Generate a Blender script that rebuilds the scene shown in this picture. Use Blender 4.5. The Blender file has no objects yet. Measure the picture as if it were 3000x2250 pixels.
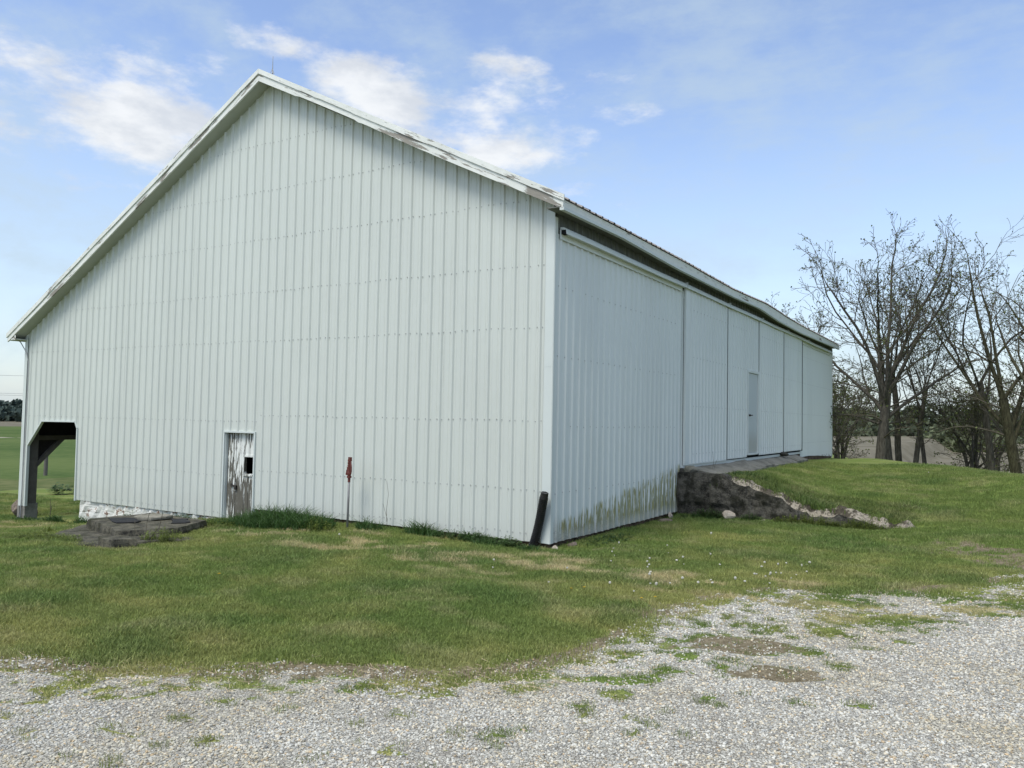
import bpy, math, random
import numpy as np
from mathutils import Vector, Matrix

random.seed(7)
RNG = np.random.default_rng(11)
SC = bpy.context.scene
ROOT = SC.collection
R = math.radians

# ------------------------------------------------------------------ helpers
class MB:
    """collects geometry of one mesh"""
    def __init__(s):
        s.v = []; s.f = []; s.m = []; s.cur = 0
    def mat(s, i): s.cur = i; return s
    def add(s, vs, fs):
        n = len(s.v); s.v.extend([tuple(p) for p in vs])
        for f in fs:
            s.f.append(tuple(i + n for i in f)); s.m.append(s.cur)
        return s
    def box(s, a, b):
        x0, y0, z0 = a; x1, y1, z1 = b
        vs = [(x0,y0,z0),(x1,y0,z0),(x1,y1,z0),(x0,y1,z0),(x0,y0,z1),(x1,y0,z1),(x1,y1,z1),(x0,y1,z1)]
        return s.add(vs, [(0,3,2,1),(4,5,6,7),(0,1,5,4),(1,2,6,5),(2,3,7,6),(3,0,4,7)])
    def hexa(s, vs):
        return s.add(vs, [(0,3,2,1),(4,5,6,7),(0,1,5,4),(1,2,6,5),(2,3,7,6),(3,0,4,7)])
    def tube(s, pts, rad, n=8, cap=True):
        pts = [Vector(p) for p in pts]
        if not hasattr(rad, '__len__'): rad = [rad] * len(pts)
        d0 = (pts[1] - pts[0]).normalized()
        ref = Vector((0,0,1)) if abs(d0.z) < .9 else Vector((1,0,0))
        a = d0.cross(ref).normalized()
        base = len(s.v); k = len(pts)
        for i, p in enumerate(pts):
            d = (pts[min(i+1,k-1)] - pts[max(i-1,0)]).normalized()
            a = (a - d * a.dot(d)).normalized(); b = d.cross(a)
            for j in range(n):
                t = 2*math.pi*j/n
                s.v.append(tuple(p + (a*math.cos(t) + b*math.sin(t))*rad[i]))
        for i in range(k-1):
            for j in range(n):
                q = base+i*n
                s.f.append((q+j, q+(j+1)%n, q+n+(j+1)%n, q+n+j)); s.m.append(s.cur)
        if cap:
            s.f.append(tuple(base+j for j in range(n))[::-1]); s.m.append(s.cur)
            s.f.append(tuple(base+(k-1)*n+j for j in range(n))); s.m.append(s.cur)
        return s
    def sweep_y(s, prof, ys, closed=True, dz=None):
        """profile (x,z) swept along y"""
        base = len(s.v); n = len(prof)
        for y in ys:
            o = dz(y) if dz else 0
            for (x, z) in prof: s.v.append((x, y, z+o))
        for i in range(len(ys)-1):
            for j in range(n if closed else n-1):
                q = base+i*n
                s.f.append((q+j, q+n+j, q+n+(j+1)%n, q+(j+1)%n)); s.m.append(s.cur)
        if closed:
            s.f.append(tuple(base+j for j in range(n))); s.m.append(s.cur)
            s.f.append(tuple(base+(len(ys)-1)*n+j for j in range(n))[::-1]); s.m.append(s.cur)
        return s
    def build(s, name, mats, parent=None, smooth=False):
        me = bpy.data.meshes.new(name)
        me.from_pydata(s.v, [], s.f); me.update()
        if not isinstance(mats, (list, tuple)): mats = [mats]
        for m in mats: me.materials.append(m)
        if len(mats) > 1: me.polygons.foreach_set('material_index', s.m)
        if smooth: me.polygons.foreach_set('use_smooth', [True]*len(me.polygons))
        o = bpy.data.objects.new(name, me); ROOT.objects.link(o)
        if parent is not None: o.parent = parent
        return o

def tag(o, label=None, cat=None, group=None, kind=None):
    if label: o['label'] = label
    if cat: o['category'] = cat
    if group: o['group'] = group
    if kind: o['kind'] = kind
    return o
def empty(name, loc=(0,0,0), rz=0):
    o = bpy.data.objects.new(name, None); ROOT.objects.link(o)
    o.location = loc; o.rotation_euler = (0,0,rz); o.empty_display_size = .2
    return o
def copy_tree(o, parent=None):
    c = o.copy(); ROOT.objects.link(c)
    if parent is not None: c.parent = parent
    for ch in [k for k in bpy.data.objects if k.parent == o]: copy_tree(ch, c)
    return c

def ss(t):
    t = np.clip(t, 0, 1); return t*t*(3-2*t)
def _hash(ix, iy, seed):
    h = (ix.astype(np.int64)*374761393 + iy.astype(np.int64)*668265263 + seed*974711) & 0xffffffff
    h = ((h ^ (h >> 13)) * 1274126177) & 0xffffffff
    return ((h ^ (h >> 16)) & 0xffff) / 65535.0
def vnoise(x, y, seed=0):
    ix = np.floor(x); iy = np.floor(y); fx = x-ix; fy = y-iy
    fx = fx*fx*(3-2*fx); fy = fy*fy*(3-2*fy)
    a=_hash(ix,iy,seed); b=_hash(ix+1,iy,seed); c=_hash(ix,iy+1,seed); d=_hash(ix+1,iy+1,seed)
    return (a*(1-fx)+b*fx)*(1-fy)+(c*(1-fx)+d*fx)*fy
def fbm(x, y, seed=0, o=4):
    r = 0; a = .5; t = 0
    for i in range(o):
        r = r + a*vnoise(x*2**i+i*17.3, y*2**i-i*9.1, seed+i); t += a; a *= .5
    return r/t

# ------------------------------------------------------------------ terrain height
def H(x, y):
    x = np.asarray(x, float); y = np.asarray(y, float)
    hy = np.interp(x,[-300,-120,-60,-30,-22,-15,-12,-9,-7.2,-4.4,-2.7,0,2,6,20],[-2.2,-1.9,-1.6,-1.2,-1.05,-.86,-.72,-.44,-.24,-.08,-.05,-.08,-.05,.0,.1])
    hc = np.interp(x,[-300,-120,-60,-20,-10,-4,0,6,30],[-2.2,-1.9,-1.5,-.8,-.3,-.02,.07,.14,.25])
    F = hy+(hc-hy)*ss(-y/8)
    W = np.interp(x,[0,.9,1.3,1.84,2.65,3.3,3.8,4.4,6,9,15],[.76,.76,.68,.48,.26,.2,.13,.08,.14,.3,.5])
    yc = np.maximum(10.5,22-1.9*np.maximum(x,0))
    C = .76-.2*ss((y-13)/8)*ss((2.5-x)/2.5)
    B = W+(C-W)*ss((y-5.2)/(yc-5.2))**.75
    d = np.maximum(0,y-yc); B = B-2.75*(1-np.exp(-(d*d/(d+3))/18))
    B = B-.17*ss((1.05-x)/.4)*ss((17.4-y)/.6)*(x>-.5)
    front = F+(W-F)*ss((y+1)/6.45)*ss((x-3.6)/1.5)
    Rr = np.where(y>5.5,B,front)
    k = ss((x+4)/3.7)
    return F*(1-k)+Rr*k
def Hf(x, y): return float(H(x, y))

# ------------------------------------------------------------------ ground cover masks (positions on the ground, metres)
EDGE = [(-14,-17),(-6,-10.9),(-3,-9.1),(-1.4,-8.1),(-.24,-7.39),(.41,-7.05),(.97,-6.77),(1.6,-6.32),(2.26,-6.05),(2.77,-5.58),(2.95,-4.9),(3.01,-4.4),(2.95,-3.56),(3.03,-2.98),(3.16,-1.9),(3.6,-1.1),(4.21,-.85),(4.88,-.42),(5.6,.7),(6.6,2.2),(9,3.4),(16,5),(16,-17)]
def sdist(x, y, poly):
    x = np.asarray(x,float); y = np.asarray(y,float)
    dmin = np.full(x.shape, 1e9); ins = np.zeros(x.shape, bool); n = len(poly)
    for i in range(n):
        ax, ay = poly[i]; bx, by = poly[(i+1)%n]
        ex, ey = bx-ax, by-ay
        t = np.clip(((x-ax)*ex+(y-ay)*ey)/(ex*ex+ey*ey),0,1)
        dmin = np.minimum(dmin, np.hypot(x-ax-t*ex, y-ay-t*ey))
        c = ((ay>y)!=(by>y)) & (x < ex*(y-ay)/((by-ay) if by!=ay else 1e-9)+ax)
        ins ^= c
    return np.where(ins, dmin, -dmin)
def ell(x, y, cx, cy, rx, ry, rot=31):
    c, s = math.cos(R(rot)), math.sin(R(rot))
    u = ((x-cx)*c+(y-cy)*s)/rx; v = (-(x-cx)*s+(y-cy)*c)/ry
    return 1-np.sqrt(u*u+v*v)
# (x, y, half width across the view, half depth): green tufts standing in the gravel, and bare earth
PATCH = [(4.66,-2.05,.42,.4),(4.95,-1.75,.4,.25),(4.34,-2.85,.16,.25),(4.30,-2.3,.22,.3),(4.32,-3.74,.12,.16),(3.56,-4.39,.10,.12),(4.59,-4.03,.08,.08),
         (3.6,-4.87,.07,.09),(3.38,-5.26,.30,.09),(3.56,-5.56,.08,.08),(3.35,-3.3,.08,.1),(3.5,-3.7,.1,.08),(3.2,-4.6,.08,.1),(3.4,-4.2,.1,.08),
         (4.15,-1.45,.4,.3),(5.4,-1.0,.35,.3),(5.9,-.4,.5,.4),(5.1,-.2,.4,.4),(6.3,.5,.5,.4),(4.75,-3.3,.12,.08),(3.9,-1.9,.2,.2),(4.5,-5.1,.06,.06),(4.9,-4.9,.07,.05),(3.95,-3.1,.12,.1),(4.15,-3.3,.08,.08),(4.9,-2.8,.1,.1)]
BARE = [(3.85,-3.85,.42,.3),(4.28,-4.48,.36,.22),(2.75,-3.0,.5,.3),(5.3,3.0,.8,.9),(5.9,2.0,.5,.5),(1.25,-6.62,.9,.14),(.2,-7.15,.6,.12),(.3,.1,.5,.22),(-4.4,-1.6,.8,.16),(-4.7,-3.6,.5,.18),(5.9,-3.2,.2,.5)]
def gravel_at(x, y):
    g = sdist(x, y, EDGE)
    g = g*1.5 + (fbm(x*1.6,y*1.6,3)-.5)*1.0 + (fbm(x*7,y*7,5,3)-.5)*1.1
    for (cx,cy,rx,ry) in PATCH:
        e = ell(x,y,cx,cy,rx*1.1,ry*1.1)+(fbm(x*14,y*14,8,3)-.5)*2.0
        g = np.where(e>0, np.minimum(g, .04-e*.5), g)
    for (cx,cy,rx,ry) in BARE[:2]:
        e = ell(x,y,cx,cy,rx,ry)+(fbm(x*6,y*6,9,2)-.5)*.8
        g = np.where(e>0, np.minimum(g, .02), g)
    t = vnoise(x*7.2+3, y*7.2, 21)*vnoise(x*15,y*15,22)           # small tufts scattered towards the lawn
    edge = sdist(x,y,EDGE)
    g = np.where((t>.36+.11*np.maximum(edge,0))&(edge>0)&(x<4.2), np.minimum(g,-.02), g)
    return g
def bare_at(x, y):
    b = np.full(np.shape(x), -1.0)
    for (cx,cy,rx,ry) in BARE:
        b = np.maximum(b, ell(x,y,cx,cy,rx,ry)*.6+(fbm(x*5,y*5,13,4)-.5)*2.2-.12)
    for (cx,cy,rx,ry) in BARE[:2]: b = np.maximum(b, ell(x,y,cx,cy,rx,ry)*.8+.12+(fbm(x*8,y*8,17,3)-.5)*.7)
    # strip of bare earth along the lawn side of the gravel
    e = sdist(x,y,EDGE)
    b = np.maximum(b, .35-np.abs(e+.12)*3+(fbm(x*2.5,y*2.5,14,3)-.5)*1.5)
    return b
def lawn_tint(x, y):
    """grass albedo: dark green, mid green, yellow green and straw patches"""
    x = np.asarray(x,float); y = np.asarray(y,float)
    n1 = fbm(x*.55+4,y*.8,31,4); n2 = fbm(x*1.7,y*2.3,33,4); n3 = fbm(x*6,y*6,35,3)
    edge = sdist(x,y,EDGE)
    yel = ss((n1-.42)*3.6)*.46 + ss((n2-.48)*5)*.42 + ss(1+edge/1.5)*(x<3.2)*.75*ss((n2+.1)) 
    yel = yel*(1-.8*ss((y-2.5)/2)*(x>0)) + .12*(n3-.5)
    # mown stripes far side on the bank
    yel = yel + .25*ss((y-7)/3)*ss((fbm(x*.25,y*1.1,41,3)-.5)*6)*(x>-1)
    dry = ss((fbm(x*2.1+9,y*3.3+2,37,4)-.56)*8)*(.25+.75*ss(1.4-np.abs(y+1.3)*.9))
    for (cx,cy,rx,ry) in [(.95,-1.5,.5,.25),(1.9,-1.35,.6,.3),(-.55,-1.4,.8,.2),(.9,-.9,.4,.3),(-2.4,-2.0,1.3,.25)]:
        dry = np.maximum(dry, ss((ell(x,y,cx,cy,rx,ry)+(fbm(x*6,y*6,43,3)-.5)*1.6)*1.5))
    yel = np.clip(yel+.13,0,1)[...,None]; dry = np.clip(dry,0,1)[...,None]*.85
    dk = np.array([.145,.220,.058]); ye = np.array([.30,.32,.115]); st = np.array([.52,.455,.28])
    lush = (ss((fbm(x*.9+30,y*1.2,47,3)-.55)*6)*.5)[...,None]
    c = dk*(1-yel)+ye*yel
    c = c*(1-lush)+np.array([.095,.175,.048])*lush
    c = c*(1-dry)+st*dry
    return c

# ------------------------------------------------------------------ materials
class NT:
    def __init__(s, tree): s.t = tree
    def n(s, typ, **kw):
        nd = s.t.nodes.new(typ)
        for k, v in kw.items():
            if k[0] == '_' :
                key = k[1:]
                key = int(key) if key.isdigit() else key
                if hasattr(v, 'is_output') or isinstance(v, bpy.types.NodeSocket): s.t.links.new(v, nd.inputs[key])
                else: nd.inputs[key].default_value = v
            else: setattr(nd, k, v)
        return nd
    def math(s, op, a, b=0, c=0, clamp=False):
        nd = s.t.nodes.new('ShaderNodeMath'); nd.operation = op; nd.use_clamp = clamp
        for i, v in enumerate((a, b, c)):
            if isinstance(v, bpy.types.NodeSocket): s.t.links.new(v, nd.inputs[i])
            else: nd.inputs[i].default_value = v
        return nd.outputs[0]
    def mix(s, f, a, b, typ='MIX'):
        nd = s.t.nodes.new('ShaderNodeMix'); nd.data_type = 'RGBA'; nd.blend_type = typ
        for i, v in ((0, f), (6, a), (7, b)):
            if isinstance(v, bpy.types.NodeSocket): s.t.links.new(v, nd.inputs[i])
            else: nd.inputs[i].default_value = v if i == 0 or len(v) == 4 else (*v, 1)
        return nd.outputs[2]
    def ramp(s, f, stops):
        nd = s.t.nodes.new('ShaderNodeValToRGB'); s.t.links.new(f, nd.inputs[0])
        el = nd.color_ramp.elements
        while len(el) < len(stops): el.new(.5)
        for e, (p, c) in zip(el, stops):
            e.position = p; e.color = (c, c, c, 1) if not hasattr(c, '__len__') else (*c, 1)
        return nd.outputs[0]
    def smooth(s, v, a, b):
        nd = s.t.nodes.new('ShaderNodeMapRange'); nd.interpolation_type = 'SMOOTHSTEP'
        s.t.links.new(v, nd.inputs[0]); nd.inputs[1].default_value = a; nd.inputs[2].default_value = b
        return nd.outputs[0]
    def noise(s, vec, scale, detail=4, rough=.55, typ='ShaderNodeTexNoise'):
        nd = s.t.nodes.new(typ); nd.inputs['Scale'].default_value = scale
        if 'Detail' in nd.inputs: nd.inputs['Detail'].default_value = detail; nd.inputs['Roughness'].default_value = rough
        if vec is not None: s.t.links.new(vec, nd.inputs['Vector'])
        return nd.outputs[0]
    def mapping(s, vec, scale=(1,1,1), rot=(0,0,0), loc=(0,0,0)):
        nd = s.t.nodes.new('ShaderNodeMapping'); s.t.links.new(vec, nd.inputs[0])
        nd.inputs[1].default_value = loc; nd.inputs[2].default_value = rot; nd.inputs[3].default_value = scale
        return nd.outputs[0]
def newmat(name, rough=.8, spec=.3):
    m = bpy.data.materials.new(name); m.use_nodes = True
    t = m.node_tree; b = t.nodes['Principled BSDF']
    b.inputs['Roughness'].default_value = rough
    b.inputs['Specular IOR Level'].default_value = spec
    k = NT(t); k.m = m; k.b = b
    k.obj = t.nodes.new('ShaderNodeTexCoord').outputs['Object']
    return k
def setc(k, col):
    if isinstance(col, bpy.types.NodeSocket): k.t.links.new(col, k.b.inputs['Base Color'])
    else: k.b.inputs['Base Color'].default_value = (*col, 1)
def bump(k, h, strength=.5, dist=.02):
    nd = k.t.nodes.new('ShaderNodeBump'); nd.inputs['Strength'].default_value = strength; nd.inputs['Distance'].default_value = dist
    k.t.links.new(h, nd.inputs['Height']); k.t.links.new(nd.outputs[0], k.b.inputs['Normal'])
def rust_free(name, col, var=.06, scale=3, rough=.8, spec=.3, b=0, bs=30):
    k = newmat(name, rough, spec)
    n = k.noise(k.obj, scale, 5)
    setc(k, k.mix(n, tuple(c*(1-var*2) for c in col), tuple(min(1,c*(1+var*2)) for c in col)))
    if b: bump(k, k.noise(k.obj, bs, 5), b, .02)
    return k.m

def siding_mat(name, col, algae=False):
    k = newmat(name, .42, .45)
    big = k.noise(k.mapping(k.obj, (.6,.6,.25)), 1.2, 4)
    streak = k.noise(k.mapping(k.obj, (9,9,.35)), 1.0, 4)
    c = k.mix(big, tuple(v*.93 for v in col), tuple(v*1.04 for v in col))
    c = k.mix(k.math('MULTIPLY', k.smooth(streak,.5,.8), .16), c, (.42,.43,.38))
    sx = k.n('ShaderNodeSeparateXYZ', _0=k.obj); sh = k.math('FLOOR', k.math('DIVIDE', k.math('ADD', sx.outputs[0], k.math('ADD', sx.outputs[1], .1)), .9144))
    wn = k.n('ShaderNodeTexWhiteNoise', noise_dimensions='1D', _W=sh)
    c = k.mix(1.0, c, k.ramp(wn.outputs[0], [(0,.955),(1,1.0)]), 'MULTIPLY')  # brightness per sheet stands in for uneven reflection of slightly tilted sheets
    sep = k.n('ShaderNodeSeparateXYZ', _0=k.obj)
    z = sep.outputs[2]; y = sep.outputs[1]; x = sep.outputs[0]
    # dust splashed up from the soil, ragged upper edge
    spl = k.math('SUBTRACT', z, k.math('MULTIPLY', k.noise(k.mapping(k.obj,(3,3,1)), 2, 4), .55))
    dust = k.math('SUBTRACT', 1, k.smooth(spl, -.3, .12))
    c = k.mix(k.math('MULTIPLY', dust, .5 if algae else .12), c, (.36,.34,.28))
    if algae:
        top = k.math('ADD', .30, k.math('MULTIPLY', y, .115))
        fine = k.noise(k.mapping(k.obj, (1,26,1.5)), 1.0, 3, .5)
        fine2 = k.noise(k.mapping(k.obj, (1,75,6)), 1.0, 3, .6)
        grp = k.noise(k.mapping(k.obj, (1,3.2,.3),loc=(0,.8,0)), 1.0, 2)
        hgt = k.math('MULTIPLY', k.math('SUBTRACT', fine, .36), 6.5)
        h2 = k.math('MULTIPLY_ADD', k.math('SUBTRACT', grp, .5), 1.3, hgt)
        lim = k.math('MULTIPLY', top, k.math('MINIMUM', h2, k.math('MULTIPLY_ADD', fine2, .8, .65)))
        m1 = k.smooth(k.math('SUBTRACT', lim, z), 0.0, .12)
        m2 = k.smooth(z, .02, .22)
        m3 = k.smooth(y, .12, .4)
        m4 = k.smooth(fine2, .34, .50)
        m3 = k.math('MULTIPLY', m3, k.math('LESS_THAN', y, 6.0))
        al = k.math('MULTIPLY', k.math('MULTIPLY', m1, m3), k.math('MULTIPLY', k.math('MULTIPLY_ADD', m2, .7, .3), m4))
        ac = k.mix(k.noise(k.mapping(k.obj,(1,8,3)),1.0), (.12,.13,.02), (.29,.265,.07))
        c = k.mix(k.math('MULTIPLY', al, .85), c, ac)
        sp = k.noise(k.obj, 75, 3, .6)
        low = k.math('SUBTRACT', 1, k.smooth(z, .02, .45))
        left = k.math('SUBTRACT', 1, k.smooth(y, 1.2, 3.6))
        spm = k.math('MULTIPLY', k.math('MULTIPLY', low, left), k.smooth(sp, .50, .60))
        c = k.mix(k.math('MULTIPLY', spm, .6), c, (.14,.13,.12))
    setc(k, c)
    bump(k, k.noise(k.mapping(k.obj,(1,1,.35)), 2.4, 3), .45, .03)
    return k.m
M = {}
M['gable'] = siding_mat('gable_siding_paint', (.565,.597,.558))
M['side'] = siding_mat('side_siding_paint', (.66,.70,.68), True)
M['door_metal'] = siding_mat('sliding_door_paint', (.66,.70,.68))
M['trim'] = rust_free('white_trim_paint', (.56,.60,.58), .03, 2, .45, .4)
k = newmat('eave_shaded_steel', .6, .4)  # dark base colour carries the shade under the eave; pale washed streaks
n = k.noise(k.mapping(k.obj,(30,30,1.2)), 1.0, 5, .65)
setc(k, k.mix(k.smooth(n,.55,.75), (.10,.11,.10), (.32,.34,.32))); M['dark_eave_steel'] = k.m
M['screw'] = rust_free('screw_metal', (.36,.37,.37), .1, 5, .5, .5)

def peel_mat(name, rot=0, amount=.5, stretch=(2,14,14), wood=((.10,.085,.07),(.27,.24,.20))):
    k = newmat(name, .75, .25)
    k.obj = k.mapping(k.obj, (1,1,1), (0,rot,0))
    v = k.mapping(k.obj, stretch)
    n = k.noise(v, 1.0, 8, .68); n2 = k.noise(k.mapping(k.obj,(.7,.7,.7)), 1.0, 2)
    m = k.math('MULTIPLY_ADD', k.math('SUBTRACT', n2, .5), .55, n)
    peel = k.smooth(m, 1-amount-.02, 1-amount+.035)
    wd = k.mix(k.noise(k.mapping(k.obj, tuple(q*3 for q in stretch)), 1.0, 5, .7), wood[0], wood[1])
    pt = k.mix(k.noise(k.obj, 6, 5), (.60,.62,.58), (.78,.79,.76))
    crack = k.smooth(k.noise(k.mapping(k.obj, tuple(q*2.2 for q in stretch)), 1.0, 6, .7), .58, .66)
    pt = k.mix(k.math('MULTIPLY', crack, .5), pt, (.25,.23,.2))
    setc(k, k.mix(peel, pt, wd))
    bump(k, k.math('SUBTRACT', 1, peel), .8, .004)
    return k.m
WG = ((.17,.155,.135),(.36,.34,.30))
M['rake'] = peel_mat('peeling_fascia_paint', rot=-.4625, amount=.47, stretch=(1.6,9,13), wood=WG)
M['rake_left'] = peel_mat('peeling_fascia_paint_left', rot=.4913, amount=.42, stretch=(1.6,9,13), wood=WG)
M['rake_top'] = peel_mat('weathered_drip_edge', rot=-.4625, amount=.40, stretch=(2.5,9,22), wood=WG)
M['rake_top_left'] = peel_mat('weathered_drip_edge_left', rot=.4913, amount=.38, stretch=(2.5,9,22), wood=WG)
M['eave'] = peel_mat('eave_fascia_paint', amount=.34, stretch=(8,.9,9))
M['plank'] = peel_mat('weathered_door_planks', amount=.55, stretch=(26,4,3.2), wood=((.05,.048,.04),(.18,.17,.14)))
M['dark_soffit'] = rust_free('darkened_soffit', (.15,.155,.14), .15, 5, .8, .2)  # side eave soffit, colour darkened to deepen the shade under it
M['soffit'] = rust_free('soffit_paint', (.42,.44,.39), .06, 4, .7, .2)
M['roofing'] = rust_free('roof_sheet', (.27,.25,.23), .2, 3, .5, .4)
M['wood'] = rust_free('weathered_timber', (.13,.12,.11), .25, 6, .85, .2, .6, 40)
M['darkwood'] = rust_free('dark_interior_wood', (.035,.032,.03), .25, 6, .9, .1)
M['beamwood'] = rust_free('beam_wood', (.10,.09,.075), .25, 6, .9, .1)
M['steel'] = rust_free('galvanised_steel', (.33,.34,.35), .12, 14, .42, .5)
M['pipe_steel'] = rust_free('dull_steel_pipe', (.20,.20,.20), .15, 14, .5, .5)
M['black_gap'] = rust_free('dark_backing', (.02,.02,.02), .1, 3, .9, .1)
M['door_grey'] = None
k = newmat('entry_door_paint', .45, .4)
sep = k.n('ShaderNodeSeparateXYZ', _0=k.obj)
low = k.math('SUBTRACT', 1, k.smooth(k.math('MULTIPLY_ADD', k.noise(k.mapping(k.obj,(1,4,1)),2,3), -.35, sep.outputs[2]), 1.05, 1.6))
c = k.mix(k.math('MULTIPLY', low, .5), (.50,.545,.55), (.33,.31,.24))
setc(k, c); M['door_grey'] = k.m

def stone_mat(name, a, b, light=None, scale=4, thr=.6, moss=None, bumpd=.03):
    k = newmat(name, .92, .15)
    n = k.noise(k.obj, scale, 7, .68); n2 = k.noise(k.obj, scale*6, 5, .7)
    c = k.mix(k.smooth(k.math('MULTIPLY_ADD', n2, .5, k.math('MULTIPLY', n, .7)), .4, .75), a, b)
    if moss: c = k.mix(k.smooth(k.noise(k.obj, scale*.7, 4), .52, .66), c, moss)
    if light:
        g = k.n('ShaderNodeNewGeometry'); s_ = k.n('ShaderNodeSeparateXYZ', _0=g.outputs['Normal'])
        f = k.math('MULTIPLY_ADD', k.math('SUBTRACT', n, .5), 2.2, s_.outputs[2])
        c = k.mix(k.smooth(f, thr, thr+.15), c, light)
    setc(k, c); bump(k, k.math('ADD', n, k.math('MULTIPLY', n2, .4)), .9, bumpd)
    return k.m
M['concrete_old'] = stone_mat('blackened_concrete', (.022,.021,.018), (.10,.095,.08), scale=2.6, moss=(.05,.05,.03))
M['wallstone'] = stone_mat('old_retaining_concrete', (.010,.010,.009), (.125,.118,.10), None, scale=5.5, moss=(.03,.03,.022), bumpd=.06)
k = newmat('broken_light_concrete', .95, .1)
n = k.noise(k.obj, 6.5, 7, .7); n2 = k.noise(k.obj, 26, 5, .7); n3 = k.noise(k.mapping(k.obj,loc=(3,1,2)), 2.1, 3)
lt = k.smooth(k.math('ADD', k.math('MULTIPLY', n, .7), k.math('MULTIPLY', n3, .5)), .56, .66)
setc(k, k.mix(k.math('MULTIPLY', lt, k.smooth(n2, .3, .5)), k.mix(n2, (.03,.027,.02), (.14,.12,.09)), k.mix(n2, (.24,.21,.16), (.48,.43,.35))))
bump(k, k.math('ADD', n, k.math('MULTIPLY', n2, .4)), .9, .05); M['broken'] = k.m
M['slab'] = stone_mat('grey_stone_slab', (.12,.115,.09), (.27,.255,.21), scale=2.5, bumpd=.015)
M['slab_dark'] = stone_mat('dark_well_slab', (.018,.018,.017), (.15,.14,.105), scale=4.5, moss=(.045,.045,.028), bumpd=.05)
M['rubber'] = rust_free('black_rubber', (.014,.014,.015), .2, 8, .75, .3, .3, 20)
M['rubble'] = stone_mat('foundation_rubble', (.03,.022,.018), (.16,.11,.08), scale=6)
M['rock'] = stone_mat('pale_rock', (.22,.18,.14), (.46,.41,.34), scale=7, bumpd=.01)
M['rock_dark'] = stone_mat('brown_rock', (.06,.05,.04), (.25,.2,.16), scale=5, bumpd=.02)
M['footing'] = stone_mat('grey_footing_concrete', (.15,.145,.13), (.26,.25,.23), scale=4, bumpd=.006)
k = newmat('whitewashed_stone', .9, .15)
n = k.noise(k.mapping(k.obj,(1,1,1.6)), 5, 6, .65)
blk = k.n('ShaderNodeTexVoronoi', feature='DISTANCE_TO_EDGE', _Vector=k.mapping(k.obj,(2.2,2.2,5)), _Scale=1.0)
setc(k, k.mix(k.smooth(n,.56,.60), (.66,.66,.62), k.mix(k.noise(k.obj,20,3), (.16,.10,.075), (.33,.24,.19))))
bump(k, k.math('ADD', k.math('MULTIPLY', k.smooth(blk.outputs[0],0,.12), .25), k.math('MULTIPLY',n,.8)), .8, .03)
M['whitewash'] = k.m
M['pipe'] = rust_free('black_corrugated_plastic', (.016,.016,.017), .15, 8, .38, .5)
M['hyd_red'] = rust_free('faded_red_paint', (.125,.032,.024), .25, 25, .55, .4)
M['hyd_dark'] = rust_free('dark_brass', (.04,.035,.03), .2, 20, .5, .4)

def inst_mat(name, rough=.7, spec=.2, trans=.0, var=.25, col=None, nscale=0):
    k = newmat(name, rough, spec)
    if col is None:
        at = k.n('ShaderNodeAttribute', attribute_type='INSTANCER', attribute_name='tint').outputs['Color']
    else:
        rgb = k.t.nodes.new('ShaderNodeRGB'); rgb.outputs[0].default_value = (*col, 1); at = rgb.outputs[0]
    v = k.n('ShaderNodeAttribute', attribute_type='GEOMETRY', attribute_name='v').outputs['Fac']
    f = k.math('MULTIPLY_ADD', v, 2*var, 1-var)
    sc = k.n('ShaderNodeVectorMath', operation='SCALE', _0=at, _3=f)
    c = sc.outputs[0]
    setc(k, c)
    if trans:
        out = k.t.nodes['Material Output']
        tr = k.n('ShaderNodeBsdfTranslucent', _0=c)
        mx = k.n('ShaderNodeMixShader', _0=trans, _1=k.b.outputs[0], _2=tr.outputs[0])
        k.t.links.new(mx.outputs[0], out.inputs[0])
    return k.m
M['grass'] = inst_mat('grass_blades', .6, .25, .3, .35)
M['stones'] = inst_mat('gravel_stones', .85, .2, 0, .05)
M['clump'] = inst_mat('lush_grass', .55, .3, .3, .4, (.050,.105,.026))
M['weed'] = inst_mat('yellow_green_weed', .6, .3, .3, .4, (.13,.17,.03))
M['leafy'] = inst_mat('dark_weed_leaves', .6, .3, .3, .4, (.06,.11,.03))
M['leaf'] = inst_mat('young_tree_leaves', .6, .3, .3, .5, (.10,.125,.035))
M['bark'] = None
k = newmat('bark', .95, .1)
n = k.noise(k.mapping(k.obj,(6,6,1.2)), 2.5, 6, .7)
setc(k, k.mix(k.smooth(n,.35,.7), (.05,.046,.038), (.13,.12,.10)))
bump(k, n, .8, .04); M['bark'] = k.m
k = newmat('twig_bark', .95, .1)
setc(k, k.mix(k.noise(k.obj, 1.5, 3), (.06,.054,.040), (.14,.125,.095))); M['twig'] = k.m
k = newmat('moss_bark', .95, .1)
n = k.noise(k.mapping(k.obj,(6,6,1.2)), 2.5, 6, .7)
setc(k, k.mix(k.smooth(n,.35,.7), (.04,.036,.024), (.105,.10,.06)))
bump(k, n, .8, .04); M['mossbark'] = k.m

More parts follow.
